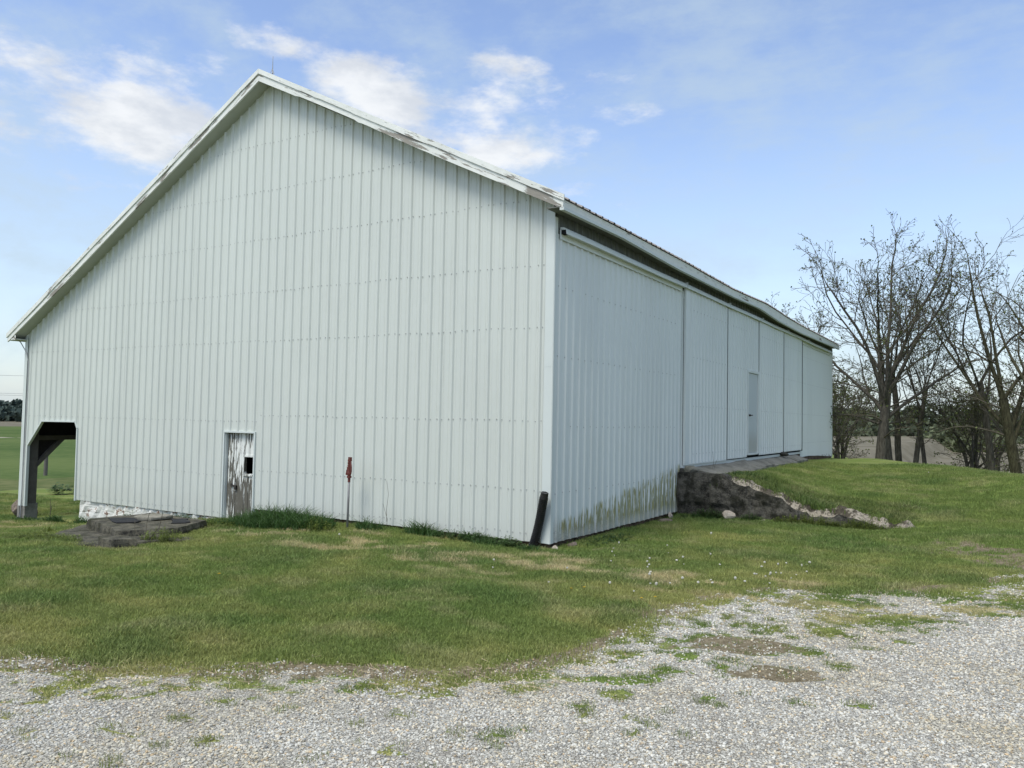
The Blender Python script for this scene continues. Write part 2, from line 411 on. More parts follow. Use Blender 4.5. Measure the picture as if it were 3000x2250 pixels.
# ground materials (vertex attribute 'gravel' = gravel cover, 'col' = grass colour, 'bare' = bare soil)
k = newmat('ground_cover', .95, .08)
at = k.n('ShaderNodeAttribute', attribute_name='col').outputs['Color']
gv = k.n('ShaderNodeAttribute', attribute_name='gravel').outputs['Fac']
ba = k.n('ShaderNodeAttribute', attribute_name='bare').outputs['Fac']
pos = k.obj
fine = k.noise(pos, 30, 5, .7); mid = k.noise(pos, 4, 5, .6)
gr = k.mix(k.smooth(fine,.35,.7), at, k.mix(1.0, at, (1.75,1.65,1.4), 'MULTIPLY'))
gr = k.mix(1.0, gr, (.78,.76,.74), 'MULTIPLY')
soil = k.mix(k.smooth(k.noise(pos, 22, 6, .7),.3,.7), (.13,.105,.062), (.31,.26,.17))
vor = k.n('ShaderNodeTexVoronoi', feature='F1', _Vector=pos, _Scale=48.0)
vor2 = k.n('ShaderNodeTexVoronoi', feature='DISTANCE_TO_EDGE', _Vector=pos, _Scale=48.0)
st = k.mix(k.n('ShaderNodeSeparateColor', _0=vor.outputs['Color']).outputs[0], (.34,.32,.27), (.58,.56,.48))
stn = k.mix(k.smooth(vor2.outputs[0], 0, .09), (.20,.18,.14), st)
stn = k.mix(k.math('MULTIPLY', k.smooth(mid,.4,.7), .35), stn, (.20,.175,.14))
g01 = k.smooth(k.math('MULTIPLY_ADD', k.math('SUBTRACT', fine, .5), .5, gv), .05, .3)
b01 = k.smooth(k.math('MULTIPLY_ADD', k.math('SUBTRACT', fine, .5), .8, ba), -.02, .25)
c = k.mix(b01, gr, soil)
c = k.mix(g01, c, stn)
setc(k, c)
bump(k, k.math('ADD', k.math('MULTIPLY', fine, .6), k.smooth(vor2.outputs[0],0,.1)), .7, .012)
M['ground'] = k.m
k = newmat('ploughed_soil', .95, .05)
n = k.noise(k.mapping(k.obj,(.02,.12,1)), 1, 5); n2 = k.noise(k.mapping(k.obj,(.3,2.2,1)), 1, 4)
setc(k, k.mix(k.smooth(k.math('MULTIPLY_ADD', n2, .4, k.math('MULTIPLY',n,.6)),.35,.65), (.13,.116,.080), (.205,.185,.135)))
M['plough'] = k.m
def field_mat(name, a, b):
    k = newmat(name, .95, .05)
    n = k.noise(k.mapping(k.obj,(.05,.05,1)), 1, 6, .65); n2 = k.noise(k.obj, 1.5, 4)
    setc(k, k.mix(k.smooth(k.math('MULTIPLY_ADD', n2, .4, k.math('MULTIPLY',n,.6)),.38,.62), a, b)); return k.m
M['field'] = field_mat('green_field', (.060,.100,.026), (.11,.145,.045))
M['rough'] = field_mat('rough_grass', (.075,.10,.030), (.16,.165,.07))
M['track'] = field_mat('pale_track', (.30,.27,.21), (.40,.36,.29))

# ------------------------------------------------------------------ ground
CAMP = np.array([5.6138, -10.2784, 1.8158])
def graded(bps):
    out = [bps[0][0]]
    for (a, sa), (b, sb) in zip(bps[:-1], bps[1:]):
        while out[-1] < b - 1e-6:
            t = (out[-1]-a)/(b-a); out.append(out[-1] + sa + (sb-sa)*t)
        out[-1] = b
    return np.array(out)
gx = graded([(-420,22),(-60,4),(-20,.7),(-10,.18),(-2,.07),(7,.07),(12,.4),(30,3),(60,8),(420,30)])
gy = graded([(-40,6),(-14,.8),(-9,.07),(1.5,.07),(5.2,.14),(5.5,.10),(5.6,.12),(12,.3),(25,.8),(60,4),(120,10),(480,30)])
X, Y = np.meshgrid(gx, gy, indexing='ij')
near = (np.abs(X-0)<14)&(Y>-14)&(Y<14)
Z = H(X, Y) + near*((fbm(X*1.3,Y*1.3,51,4)-.5)*.07+(fbm(X*6,Y*6,52,3)-.5)*.025)*np.where(gravel_at(X,Y)>0,.45,1)
nx, ny = X.shape
verts = np.stack([X, Y, Z], -1).reshape(-1, 3)
ii = (np.arange(nx-1)[:,None]*ny+np.arange(ny-1)[None,:])
faces = np.stack([ii, ii+ny, ii+ny+1, ii+1], -1).reshape(-1, 4)
col = lawn_tint(verts[:,0], verts[:,1]); gr = gravel_at(verts[:,0], verts[:,1]); br = bare_at(verts[:,0], verts[:,1])
fc = verts[faces].mean(1)
fgr = gr[faces].mean(1)
dirL = np.array([-.90, .436]); sL = (fc[:,0]-CAMP[0])*dirL[0]+(fc[:,1]-CAMP[1])*dirL[1]
left = fc[:,0] < -13
zone = np.zeros(len(fc), int)                  # 0 lawn
zone[fgr > .1] = 1
zone[left & (sL>34)] = 2; zone[left & (sL>41)] = 3; zone[left & (sL>118) & (sL<123)] = 4; zone[left & (sL>210)] = 5
zone[(~left) & (fc[:,1] > 46)] = 5
zone[left & (fc[:,1] > 60) & (fc[:,0] > -75)] = 5
def submesh(name, sel, mat):
    fs = faces[sel]; u, inv = np.unique(fs, return_inverse=True); fs = inv.reshape(-1, 4)
    me = bpy.data.meshes.new(name)
    me.vertices.add(len(u)); me.vertices.foreach_set('co', verts[u].ravel())
    me.loops.add(fs.size); me.loops.foreach_set('vertex_index', fs.ravel())
    me.polygons.add(len(fs)); me.polygons.foreach_set('loop_start', np.arange(len(fs))*4)
    me.polygons.foreach_set('loop_total', np.full(len(fs), 4)); me.update(calc_edges=True)
    me.polygons.foreach_set('use_smooth', np.ones(len(fs), bool))
    a = me.attributes.new('col', 'FLOAT_COLOR', 'POINT'); a.data.foreach_set('color', np.c_[col[u], np.ones(len(u))].ravel())
    a = me.attributes.new('gravel', 'FLOAT', 'POINT'); a.data.foreach_set('value', gr[u])
    a = me.attributes.new('bare', 'FLOAT', 'POINT'); a.data.foreach_set('value', br[u])
    me.materials.append(mat)
    o = bpy.data.objects.new(name, me); ROOT.objects.link(o); tag(o, kind='structure'); return o
submesh('lawn', zone==0, M['ground']); submesh('gravel_driveway', zone==1, M['ground'])
submesh('rough_verge', zone==2, M['rough']); submesh('green_field', zone==3, M['field'])
submesh('farm_track', zone==4, M['track']); submesh('ploughed_field', zone==5, M['plough'])

# ------------------------------------------------------------------ instanced ground cover (grass, gravel)
LIB = {}
def variants(name, meshes):
    c = bpy.data.collections.new(name)
    for i, me in enumerate(meshes):
        o = bpy.data.objects.new('%s_%02d' % (name, i), me); c.objects.link(o)
    LIB[name] = c; return c
def mesh_from(name, vs, fs, mat, v=None, smooth=False):
    me = bpy.data.meshes.new(name); me.from_pydata(vs, [], fs); me.update(); me.materials.append(mat)
    if v is not None:
        a = me.attributes.new('v', 'FLOAT', 'POINT'); a.data.foreach_set('value', np.asarray(v, float))
    if smooth: me.polygons.foreach_set('use_smooth', [True]*len(me.polygons))
    return me
def blades(rng, n, rad, h0, h1, w, lean=.5, seg=3):
    vs = []; fs = []; va = []
    for _ in range(n):
        r = rad*math.sqrt(rng.random()); a = rng.random()*6.283
        bx, by = r*math.cos(a), r*math.sin(a); h = h0+(h1-h0)*rng.random()
        d = rng.random()*6.283; ln = h*lean*(.2+rng.random()); f = rng.random()*6.283
        wx, wy = math.cos(f)*w/2, math.sin(f)*w/2; b = len(vs); cv = rng.random()
        for i in range(seg):
            t = i/seg; k_ = 1-.55*t
            px = bx+math.cos(d)*ln*t*t; py = by+math.sin(d)*ln*t*t; pz = h*t*(1-.15*t)
            vs += [(px-wx*k_, py-wy*k_, pz-.01*(i==0)), (px+wx*k_, py+wy*k_, pz-.01*(i==0))]; va += [cv, cv]
            if i: fs.append((b+2*i-2, b+2*i-1, b+2*i+1, b+2*i))
        vs.append((bx+math.cos(d)*ln, by+math.sin(d)*ln, h*.85)); va.append(cv)
        fs.append((b+2*seg-2, b+2*seg-1, b+2*seg))
    return vs, fs, va
rg = np.random.default_rng(5)
variants('tuft', [mesh_from('tuft', *(lambda q: (q[0], q[1], M['grass'], q[2]))(blades(rg, 22, .08, .016, .042, .005, .9, 2))) for _ in range(6)])
def stone_mesh(rng):
    import bmesh
    bm = bmesh.new(); bmesh.ops.create_icosphere(bm, subdivisions=1, radius=1)
    sx, sy, sz = 1, .6+.3*rng.random(), .42+.3*rng.random()
    for v in bm.verts:
        q = 1+.28*(rng.random()-.5); v.co = Vector((v.co.x*sx*q, v.co.y*sy*q, v.co.z*sz*q))
    me = bpy.data.meshes.new('stone'); bm.to_mesh(me); bm.free(); me.materials.append(M['stones'])
    a = me.attributes.new('v', 'FLOAT', 'POINT'); a.data.foreach_set('value', rng.random(len(me.vertices)))
    return me
variants('pebble', [stone_mesh(rg) for _ in range(8)])

def scatter(name, lib, P, rot, scl, tint, label=None, cat=None):
    n = len(P)
    me = bpy.data.meshes.new(name); me.vertices.add(n); me.vertices.foreach_set('co', P.astype(np.float32).ravel())
    for nm, ty, key, arr in (('rot','FLOAT_VECTOR','vector',rot),('scl','FLOAT_VECTOR','vector',scl),('tint','FLOAT_COLOR','color',np.c_[tint,np.ones(n)])):
        a = me.attributes.new(nm, ty, 'POINT'); a.data.foreach_set(key, arr.astype(np.float32).ravel())
    a = me.attributes.new('idx', 'INT', 'POINT'); a.data.foreach_set('value', RNG.integers(0, 64, n).astype(np.int32))
    o = bpy.data.objects.new(name, me); ROOT.objects.link(o)
    ng = bpy.data.node_groups.new(name+'_nodes', 'GeometryNodeTree')
    ng.interface.new_socket('Geometry', in_out='INPUT', socket_type='NodeSocketGeometry')
    ng.interface.new_socket('Geometry', in_out='OUTPUT', socket_type='NodeSocketGeometry')
    N = ng.nodes; Lk = ng.links
    gi = N.new('NodeGroupInput'); go = N.new('NodeGroupOutput')
    ip = N.new('GeometryNodeInstanceOnPoints'); ci = N.new('GeometryNodeCollectionInfo')
    ci.inputs['Collection'].default_value = LIB[lib]; ci.inputs['Separate Children'].default_value = True; ci.inputs['Reset Children'].default_value = True
    def attr(nm, ty):
        a = N.new('GeometryNodeInputNamedAttribute'); a.data_type = ty; a.inputs['Name'].default_value = nm; return a.outputs[0]
    e = N.new('FunctionNodeEulerToRotation')
    Lk.new(gi.outputs[0], ip.inputs['Points']); Lk.new(ci.outputs[0], ip.inputs['Instance'])
    ip.inputs['Pick Instance'].default_value = True
    Lk.new(attr('idx','INT'), ip.inputs['Instance Index']); Lk.new(attr('rot','FLOAT_VECTOR'), e.inputs[0]); Lk.new(e.outputs[0], ip.inputs['Rotation'])
    Lk.new(attr('scl','FLOAT_VECTOR'), ip.inputs['Scale']); Lk.new(ip.outputs[0], go.inputs[0])
    md = o.modifiers.new('scatter', 'NODES'); md.node_group = ng
    tag(o, label, cat, kind='stuff'); return o

FWD = math.atan2(-.5229, .8512)                 # view azimuth
def sample(n, x0, x1, y0, y1, dens):
    """poisson-like rejection: dens(x,y) is points per m2, n the peak"""
    A = (x1-x0)*(y1-y0); m = int(n*A)
    out = []
    while m > 0:
        q = min(m, 400000); m -= q
        x = RNG.uniform(x0,x1,q); y = RNG.uniform(y0,y1,q)
        d = np.hypot(x-CAMP[0], y-CAMP[1]); az = np.arctan2(x-CAMP[0], y-CAMP[1])
        ok = (np.abs(az-FWD) < R(46)) & (d > 2.4)
        ok &= ~((x>-14.75)&(x<.02)&(y>.0)&(y<23))
        x, y, d = x[ok], y[ok], d[ok]
        keep = RNG.random(len(x))*n < dens(x, y, d)
        out.append(np.c_[x[keep], y[keep]])
    return np.concatenate(out)
def ground_z(x, y):
    return H(x,y)+((fbm(x*1.3,y*1.3,51,4)-.5)*.07+(fbm(x*6,y*6,52,3)-.5)*.025)*np.where(gravel_at(x,y)>0,.45,1)
# grass
def gd(x, y, d):
    g = gravel_at(x, y); b = bare_at(x, y)
    base = 760*np.minimum(1, (8.5/d)**1.6)
    return np.maximum(0, base*np.where(g>.1, 0, np.where(b>.05, .10, 1))*np.where((sdist(x,y,EDGE)>.1), .15+1.0*(fbm(x*22,y*22,91,2)>.5), np.where((g>-.15)&(g<=.1), .55, 1)))
P1 = sample(760, -9, 9, -9.5, 1.8, gd)
NOSLAB = lambda q: q[~((q[:,0]<.70)&(q[:,1]>5.6)&(q[:,1]<16.6))]
P2 = sample(280, -16, 12, 1.8, 14.5, gd)
P2 = NOSLAB(P2)
INS = lambda q: sdist(q[:,0],q[:,1],[(-7.75,-3.0),(-7.0,-3.2),(-6.0,-3.65),(-5.1,-3.5),(-5.0,-3.0),(-5.7,-2.3),(-7.2,-1.1),(-8.9,-1.6)])
P1 = P1[INS(P1) < -.02+.12*RNG.random(len(P1))]
P3 = sample(280, -24, -9, -6, 4, gd)
P3 = P3[INS(P3) < -.02+.12*RNG.random(len(P3))]
P = np.concatenate([P1, P2, P3]); d = np.hypot(P[:,0]-CAMP[0], P[:,1]-CAMP[1]); n = len(P)
tn = lawn_tint(P[:,0], P[:,1])*(1+.35*(RNG.random((n,1))-.5))*np.array([1.12,1.08,1.0])
isl = ((gravel_at(P[:,0],P[:,1])>-.9)&(sdist(P[:,0],P[:,1],EDGE)>.1))
tn[isl] = tn[isl]*.6+np.array([.13,.18,.06])*.4
lush = ss((fbm(P[:,0]*.9+30,P[:,1]*1.2,47,3)-.5)*5)
s = (.75+.55*RNG.random(n))*(1+.35*lush)*np.clip((d/9)**.35,1,1.25)
s[isl] *= .62
# taller fringe behind the retaining wall and at wall feet
fr = (P[:,1]>5.4)&(P[:,1]<7.2)&(P[:,0]>.3)&(P[:,0]<4.2); s[fr] *= 1.5; tn[fr] *= .75
scatter('lawn_grass', 'tuft', np.c_[P, ground_z(P[:,0],P[:,1])], np.c_[np.zeros(n),np.zeros(n),RNG.random(n)*6.28], np.c_[s,s,s*(.8+.5*RNG.random(n))], tn, 'short mown green grass with dry straw patches', 'grass')
# gravel
def sd(x, y, d):
    g = gravel_at(x, y)
    cov = np.where(g>.45, 1, np.where(g>.12, .55, np.where(g>-.25, .28, np.where(g>-.6,.05,0))))
    cov = cov*(.62+.5*ss((fbm(x*2.2,y*2.2,61,3)-.3)*3))
    for (cx,cy,rx,ry) in BARE[:2]: cov = np.where(ell(x,y,cx,cy,rx,ry)+(fbm(x*6,y*6,9,2)-.5)*.8>0, .12, cov)
    return 4400*cov*np.minimum(1,(5.5/d)**1.5)
P1 = sample(4600, -3, 8, -9.2, -4.2, sd); P2 = sample(2700, 1.5, 9.5, -4.2, 4.2, sd)
P = np.concatenate([P1, P2]); n = len(P); d = np.hypot(P[:,0]-CAMP[0], P[:,1]-CAMP[1])
s = (.0050+.0068*RNG.random(n)**1.6)*np.clip((d/5.5)**.55,1,1.6)
big = RNG.random(n)>.985; s[big] *= 1.5
v = RNG.random((n,1)); w = RNG.random(n)
tn = np.array([.56,.545,.48])*(.58+.62*v)
fin = ss((fbm(P[:,0]*1.1,P[:,1]*1.4,63,4)-.47)*5)[:,None]*.45
tn = tn*(1-fin)+tn*np.array([.88,.80,.62])*fin
tn[w>.75] *= np.array([1.05,.96,.82]); tn[w>.95] = tn[w>.95]*np.array([.88,.78,.68]); tn[(w<.12)] *= np.array([.62,.64,.68])
rot = np.c_[(RNG.random((n,2))-.5)*1.0, RNG.random(n)*6.28]
print('grass/gravel counts', n)
scatter('gravel', 'pebble', np.c_[P, ground_z(P[:,0],P[:,1])+s*.25], rot, np.c_[s,s,s], tn, 'loose white and grey limestone gravel on the drive', 'gravel')

# ------------------------------------------------------------------ barn
PITCH = .2286
AX = -6.25                                     # ridge x
def rakeL(x): return 8.10+.535*(x-AX)
def rakeR(x): return 8.10-.4985*(x-AX)
def rake(x): return min(rakeL(x), rakeR(x)) if True else 0
def profile(u0, u1, phase):
    """(u, depth) points of the ribbed steel sheet between u0 and u1"""
    pts = []
    k0 = int(math.floor((u0-phase)/PITCH))-1; k1 = int(math.ceil((u1-phase)/PITCH))+1
    for k_ in range(k0, k1+1):
        c = phase+k_*PITCH
        for o, d in ((-.036,0),(-.015,.025),(.015,.025),(.036,0),(.058,0),(.064,.0035),(.074,.0035),(.080,0),(.1485,0),(.1545,.0035),(.1645,.0035),(.1705,0)):
            pts.append((c+o, d))
    pts.sort(); us = [p_[0] for p_ in pts]; ds = [p_[1] for p_ in pts]
    inner = [(u, d) for u, d in pts if u0 < u < u1]
    return [(u0, float(np.interp(u0, us, ds)))] + inner + [(u1, float(np.interp(u1, us, ds)))]
def add_cuts(pr, cuts):
    us = [a for a, _ in pr]; ds = [b for _, b in pr]
    for c in cuts:
        if us[0] < c < us[-1] and all(abs(c-u) > 1e-4 for u in us): pr.append((c, float(np.interp(c, us, ds))))
    pr.sort(); return pr
def siding(mb, pr, intervals, place, dz=1.2, wob=.0035, seed=0):
    """pr: profile points; intervals(u)->list of (z0,z1); place(u,d,z)->xyz"""
    def wb(u, z): return wob*(math.sin(u*2.1+seed+z*.9)+.6*math.sin(z*2.7+u*5.3+seed))
    for (ua, da), (ub, db) in zip(pr[:-1], pr[1:]):
        if ub-ua < 1e-5: continue
        IA = intervals(ua+1e-5); IB = intervals(ub-1e-5)
        for (a0, a1), (b0, b1) in zip(IA, IB):
            n_ = max(1, int(max(a1-a0, b1-b0)/dz))
            vs = []
            for i in range(n_+1):
                t = i/n_; za = a0+(a1-a0)*t; zb = b0+(b1-b0)*t
                vs += [place(ua, da+wb(ua,za), za), place(ub, db+wb(ub,zb), zb)]
            mb.add(vs, [(2*i, 2*i+1, 2*i+3, 2*i+2) for i in range(n_)])
def screw(mb, c, nrm, r=.0098, h=.008):
    c = Vector(c); nrm = Vector(nrm); a = Vector((0,0,1)); b = nrm.cross(a); vs = []
    for k_, rr in ((0, r), (h, r*.7)):
        for j in range(6):
            t = j*math.pi/3; vs.append(c+nrm*k_+(a*math.sin(t)+b*math.cos(t))*rr)
    mb.add(vs, [(j, (j+1)%6, 6+(j+1)%6, 6+j) for j in range(6)]+[(6,7,8,9,10,11)])

barn = empty('barn', (0,0,0))
tag(barn, 'long white ribbed steel barn with peeling fascia boards and a bank of sliding doors', 'barn')
# --- gable wall with open bay and door opening
BX0, BX1 = -14.35, -12.27
DX0, DX1, DZ1 = -7.21, -6.37, 1.45
def gable_iv(x):
    top = rake(x)+.02
    if x < BX0: return [(-.50, top)]
    if x < BX1: return [(float(np.interp(x,[BX0,-13.76,-12.38,-12.29,BX1],[.95,1.54,1.55,1.41,1.41])), top)]
    if x < DX0: return [(-.20, top)]
    if x < DX1: return [(DZ1, top)]
    return [(float(np.interp(x,[DX1,0],[.035,0])), top)]
pr = add_cuts(profile(-14.63, -.02, 0), [BX0, -13.76, -12.38, -12.29, BX1, DX0, DX1, AX])
mb = MB(); siding(mb, pr, gable_iv, lambda u, d, z: (u, -d, z))
mb.mat(1)
rj = random.Random(3)
for k_ in range(1, 64):
    xr = -k_*PITCH
    panel = (k_-28)/4.0
    rows = [.12,.76,1.79,3.19,4.13,5.14,6.07,6.99] if xr > -6.3 else [-.10,.615,1.665,3.20,4.13,5.14,6.07,6.99]
    for z in rows:
        for s_ in (-1, 1):
            xs = xr+s_*.048
            if xs < -14.6 or z > rake(xs)-.05: continue
            zz = z+rj.uniform(-.008,.008)+(.012 if (k_//4)%2 else 0)
            iv = gable_iv(xs)[0]
            if zz < iv[0]+.03: continue
            screw(mb, (xs+rj.uniform(-.004,.004), -.003, zz), (0,-1,0))
mb.build('gable_wall', [M['gable'], M['screw']], barn)
# sheet steel has a backing of boards so nothing shows through
mb = MB()
def board_wall(mb, poly, y0, y1):
    n_ = len(poly); vs = [(x, y0, z) for x, z in poly]+[(x, y1, z) for x, z in poly]
    mb.add(vs, [tuple(range(n_))[::-1], tuple(range(n_, 2*n_))]+[(i, (i+1)%n_, n_+(i+1)%n_, n_+i) for i in range(n_)])
board_wall(mb, [(-6.30,.05),(-.06,.04),(-.06,rake(-.06)-.05),(-6.25,8.03),(-6.30,8.0)], .02, .06)
board_wall(mb, [(-7.26,-.15),(-7.26,rake(-7.26)-.05),(-12.2,rake(-12.2)-.05),(-12.2,-.15)], .02, .06)
board_wall(mb, [(-7.26,1.50),(-6.30,1.50),(-6.30,8.0),(-7.26,rake(-7.26)-.05)], .02, .06)
board_wall(mb, [(-12.2,1.62),(-12.2,rake(-12.2)-.05),(-14.6,rake(-14.6)-.05),(-14.6,1.62)], .02, .06)
mb.build('wall_boarding', M['darkwood'], barn)
# corner trims
mb = MB()
mb.add([(-.135,-.006,-.0),(.012,-.030,-.0),(.012,-.030,4.93),(-.135,-.006,4.93)], [(0,1,2,3)])
mb.box((-.135,-.026,.005),(.012,-.0225,4.90))
mb.box((.012,-.026,.003),(.022,.055,4.83))
mb.box((-.136,-.0285,2.60),(.0235,-.0265,2.604))
mb.build('corner_trim', M['trim'], barn)
mb = MB(); mb.box((-14.665,-.026,-.52),(-14.54,-.0225,3.60)); mb.box((-14.665,-.0225,-.52),(-14.655,.12,3.60))
mb.build('corner_trim', M['trim'], barn)
# opening trims (bay and door)
mb = MB()
def strip(mb, a, b, w=.035, y0=-.034, y1=.03):
    """flat trim from (x,z) a to b; w = width to the left of travel"""
    dx, dz = b[0]-a[0], b[1]-a[1]; L_ = math.hypot(dx, dz); nx_, nz_ = -dz/L_*w, dx/L_*w
    vs = [(a[0],y0,a[1]),(b[0],y0,b[1]),(b[0]+nx_,y0,b[1]+nz_),(a[0]+nx_,y0,a[1]+nz_)]
    mb.hexa([*vs, *[(x, y1, z) for x, _, z in vs]])
bay = [(BX0,-.5),(BX0,.95),(-13.76,1.54),(-12.38,1.55),(-12.29,1.41),(BX1,-.22)]
for a, b in zip(bay[:-1], bay[1:]): strip(mb, a, b, .032)
mb.build('bay_trim', M['trim'], barn)
# side walls
mb = MB()
farbot = lambda y: float(np.interp(y,[17.0,18.5,20.5,22.86],[.74,.745,.69,.60]))
eave_top = lambda y: float(np.interp(y,[-.4,2,4.9,6.6,8.25,9.8,11.3,12.5,13.8,15.4,17,19.5,22.8],[5.0,5.01,5.01,4.985,4.97,5.0,5.045,5.02,4.975,4.95,4.94,4.945,4.94]))
def side_iv(y):
    t_ = 4.60
    if y < 5.548: return [(0.0+.004*math.sin(y*3), t_)]
    if y < 17.05: return [(4.40, t_)]
    return [(farbot(y), t_)]
pr = add_cuts(profile(.02, 22.86, .1744), [5.548, 17.05])
siding(mb, pr, side_iv, lambda u, d, z: (d, u, z), seed=3)
mb.mat(1)
for j in range(0, 23):
    yy = .1744+j*PITCH-.045
    for z in (.15,.72,1.71,2.77,3.82):
        if yy > .1 and rj.random() > .15: screw(mb, (.003, yy, z+rj.uniform(-.01,.01)), (1,0,0), .010)
for j in range(75, 99):
    yy = .1744+j*PITCH-.045
    for z in (1.2,2.16,3.2,4.1): screw(mb, (.003, yy, z), (1,0,0), .010)
mb.build('side_wall', [M['side'], M['screw']], barn)
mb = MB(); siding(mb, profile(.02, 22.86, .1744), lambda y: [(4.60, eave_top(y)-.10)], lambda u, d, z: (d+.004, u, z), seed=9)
mb.build('eave_wall_strip', M['dark_eave_steel'], barn)['label'] = 'ribbed wall strip above the door track, coloured dark for the eave shade'
mb = MB(); mb.box((-.10,.08,.15),(-.04,22.8,4.80)); mb.build('wall_boarding', M['black_gap'], barn)
mb = MB(); mb.box((.0,22.86,.58),(.03,22.90,4.80)); mb.box((-14.66,22.865,-.9),(.0,22.90,3.4)); 
board_wall(mb, [(-14.6,3.3),(0,3.3),(0,4.8),(-6.25,7.95),(-14.6,3.5)], 22.865, 22.90)
mb.build('rear_wall', M['gable'], barn)
mb = MB(); mb.box((-14.63,.06,1.18),(-14.60,22.86,3.55)); mb.box((-14.63,6,-.95),(-14.60,22.86,1.18))
mb.build('left_wall', M['gable'], barn)
# doors on the side
MB().box((.0,5.538,.05),(.034,5.562,4.55)).build('door_jamb', M['door_metal'], barn)
def rib_door(name, y0, y1, z0, z1, xo, phase, hole=None, label=None, seed=1, ledge=0):
    mb = MB(); pr = add_cuts(profile(y0+.035+ledge, y1-.03, phase), [hole[0], hole[1]] if hole else [])
    def iv(y):
        if hole and hole[0] < y < hole[1]: return [(hole[2], z1)]
        return [(z0+.02, z1)]
    siding(mb, pr, iv, lambda u, d, z: (xo+d, u, z), seed=seed)
    mb.box((xo-.035, y0, z0+.045), (xo+.012, y0+.035+ledge, z1))
    if not (hole and hole[1] > y1-.1): mb.box((xo-.035, y1-.03, z0+.045), (xo+.012, y1, z1))
    mb.box((xo-.035, y0, z0), (xo+.004, y1 if not hole else hole[0], z0+.045))
    mb.mat(1)
    for j in range(int((y1-y0)/PITCH)+2):
        yy = phase+(math.ceil((y0-phase)/PITCH)+j)*PITCH-.045
        if y0+.3 < yy < y1-.05 and not (hole and hole[0] < yy < hole[1]):
            for z in (1.15,2.16,3.2,4.2): screw(mb, (xo+.003, yy, z), (1,0,0), .010)
    o = mb.build(name, [M['door_metal'], M['screw']], barn)
    if label: o['label'] = label
    return o
ph = 5.9155
rib_door('sliding_door', 5.575, 8.52, .93, 4.60, .075, ph, seed=1, ledge=.19, label='nearest ribbed white sliding door with a broad flat edge strip')
d2 = rib_door('sliding_door', 8.575, 11.42, .95, 4.60, .070, ph, hole=(10.30,11.42,3.20), seed=2, label='ribbed sliding door panel with the plain entry door cut into it')
rib_door('sliding_door', 11.47, 14.32, .97, 4.60, .078, ph, seed=4, label='third ribbed white sliding door beyond the entry door')
rib_door('sliding_door', 14.40, 16.99, .98, 4.60, .066, ph, seed=6, label='farthest ribbed white sliding door')
for ya, yb in ((8.527,8.568),(11.425,11.465),(14.327,14.393),(16.995,17.035)):
    MB().box((.02,ya,.96),(.088,yb,4.58)).build('gap_shade_strip', M['black_gap'], barn)  # black strips added for the shade in the gaps between doors
ed = MB().box((.045,10.40,1.06),(.075,11.32,3.13)).build('entry_door', M['door_grey'], barn)
ed['label'] = 'plain grey-white entry door with a stained foot and lever handle'
mb = MB(); mb.box((.06,10.30,1.02),(.105,10.39,3.20)); mb.box((.06,11.33,1.02),(.105,11.42,3.20)); mb.box((.06,10.39,3.14),(.108,11.33,3.20)); mb.box((.06,10.39,1.0),(.10,11.33,1.055))
mb.build('door_frame', M['door_metal'], ed)
mb = MB(); mb.tube([(.075,10.50,2.03),(.125,10.50,2.03)],.028,10); mb.tube([(.12,10.50,2.03),(.14,10.53,2.03),(.14,10.64,2.035)],.013,8)
mb.build('handle', M['hyd_dark'], ed, True)
mb = MB(); mb.box((.0,5.56,.86),(.05,16.98,.925)); mb.box((.05,8.6,.80),(.056,11.4,.875))
mb.build('sill_flashing', M['trim'], barn)
# track cover along the side
mb = MB()
mb.sweep_y([(.022,4.70),(.085,4.695),(.125,4.665),(.14,4.615),(.14,4.585),(.132,4.585),(.125,4.612),(.10,4.655),(.022,4.665)], [.12]+list(np.arange(1,22.3,1.5))+[22.3], dz=lambda y: .006*math.sin(y*1.3)+(-.015 if y>18 else 0))
for y in (5.5,8.6,11.7,14.8,17.9): mb.box((.02,y,4.60),(.146,y+.012,4.705))
mb.build('door_track', M['trim'], barn)
mb = MB(); mb.box((.022,.11,4.52),(.045,5.45,4.66)); mb.build('track_header', M['door_metal'], barn)
mb = MB(); mb.box((.022,17.1,4.50),(.045,22.3,4.66)); mb.build('track_header', M['door_metal'], barn)
mb = MB(); mb.box((.03,.115,4.595),(.12,.22,4.655)); mb.build('track_end', M['black_gap'], barn)
mb = MB(); mb.box((.05,.22,4.60),(.10,22.2,4.655)); mb.build('track_rail', M['door_metal'], barn)

# roof: deck, ribbed sheets, fascias, soffit
OH = .30; YB = 22.78
sag = lambda x, y: (eave_top(y)-5.0)*max(0, min(1, (x-AX)/6.5))
ys = [-OH+.02]+list(np.arange(.5,22.5,.75))+[YB]
mb = MB()
for side, xe in ((rakeR, .255), (rakeL, -14.92)):
    nv = []
    for y in ys:
        for x in (AX, xe):
            z = side(x)+.12+(sag(x, y) if xe > 0 else 0); nv += [(x, y, z), (x, y, z+.035)]
    mb.add(nv, [q for i in range(len(ys)-1) for q in ((4*i,4*i+2,4*i+6,4*i+4),(4*i+1,4*i+5,4*i+7,4*i+3),(4*i+2,4*i+3,4*i+7,4*i+6))]+[(0,1,3,2),tuple(4*(len(ys)-1)+q for q in (0,2,3,1))])
mb.build('roof_deck', M['wood'], barn)
mb = MB()
pr = profile(-OH+.01, YB+.02, .05)
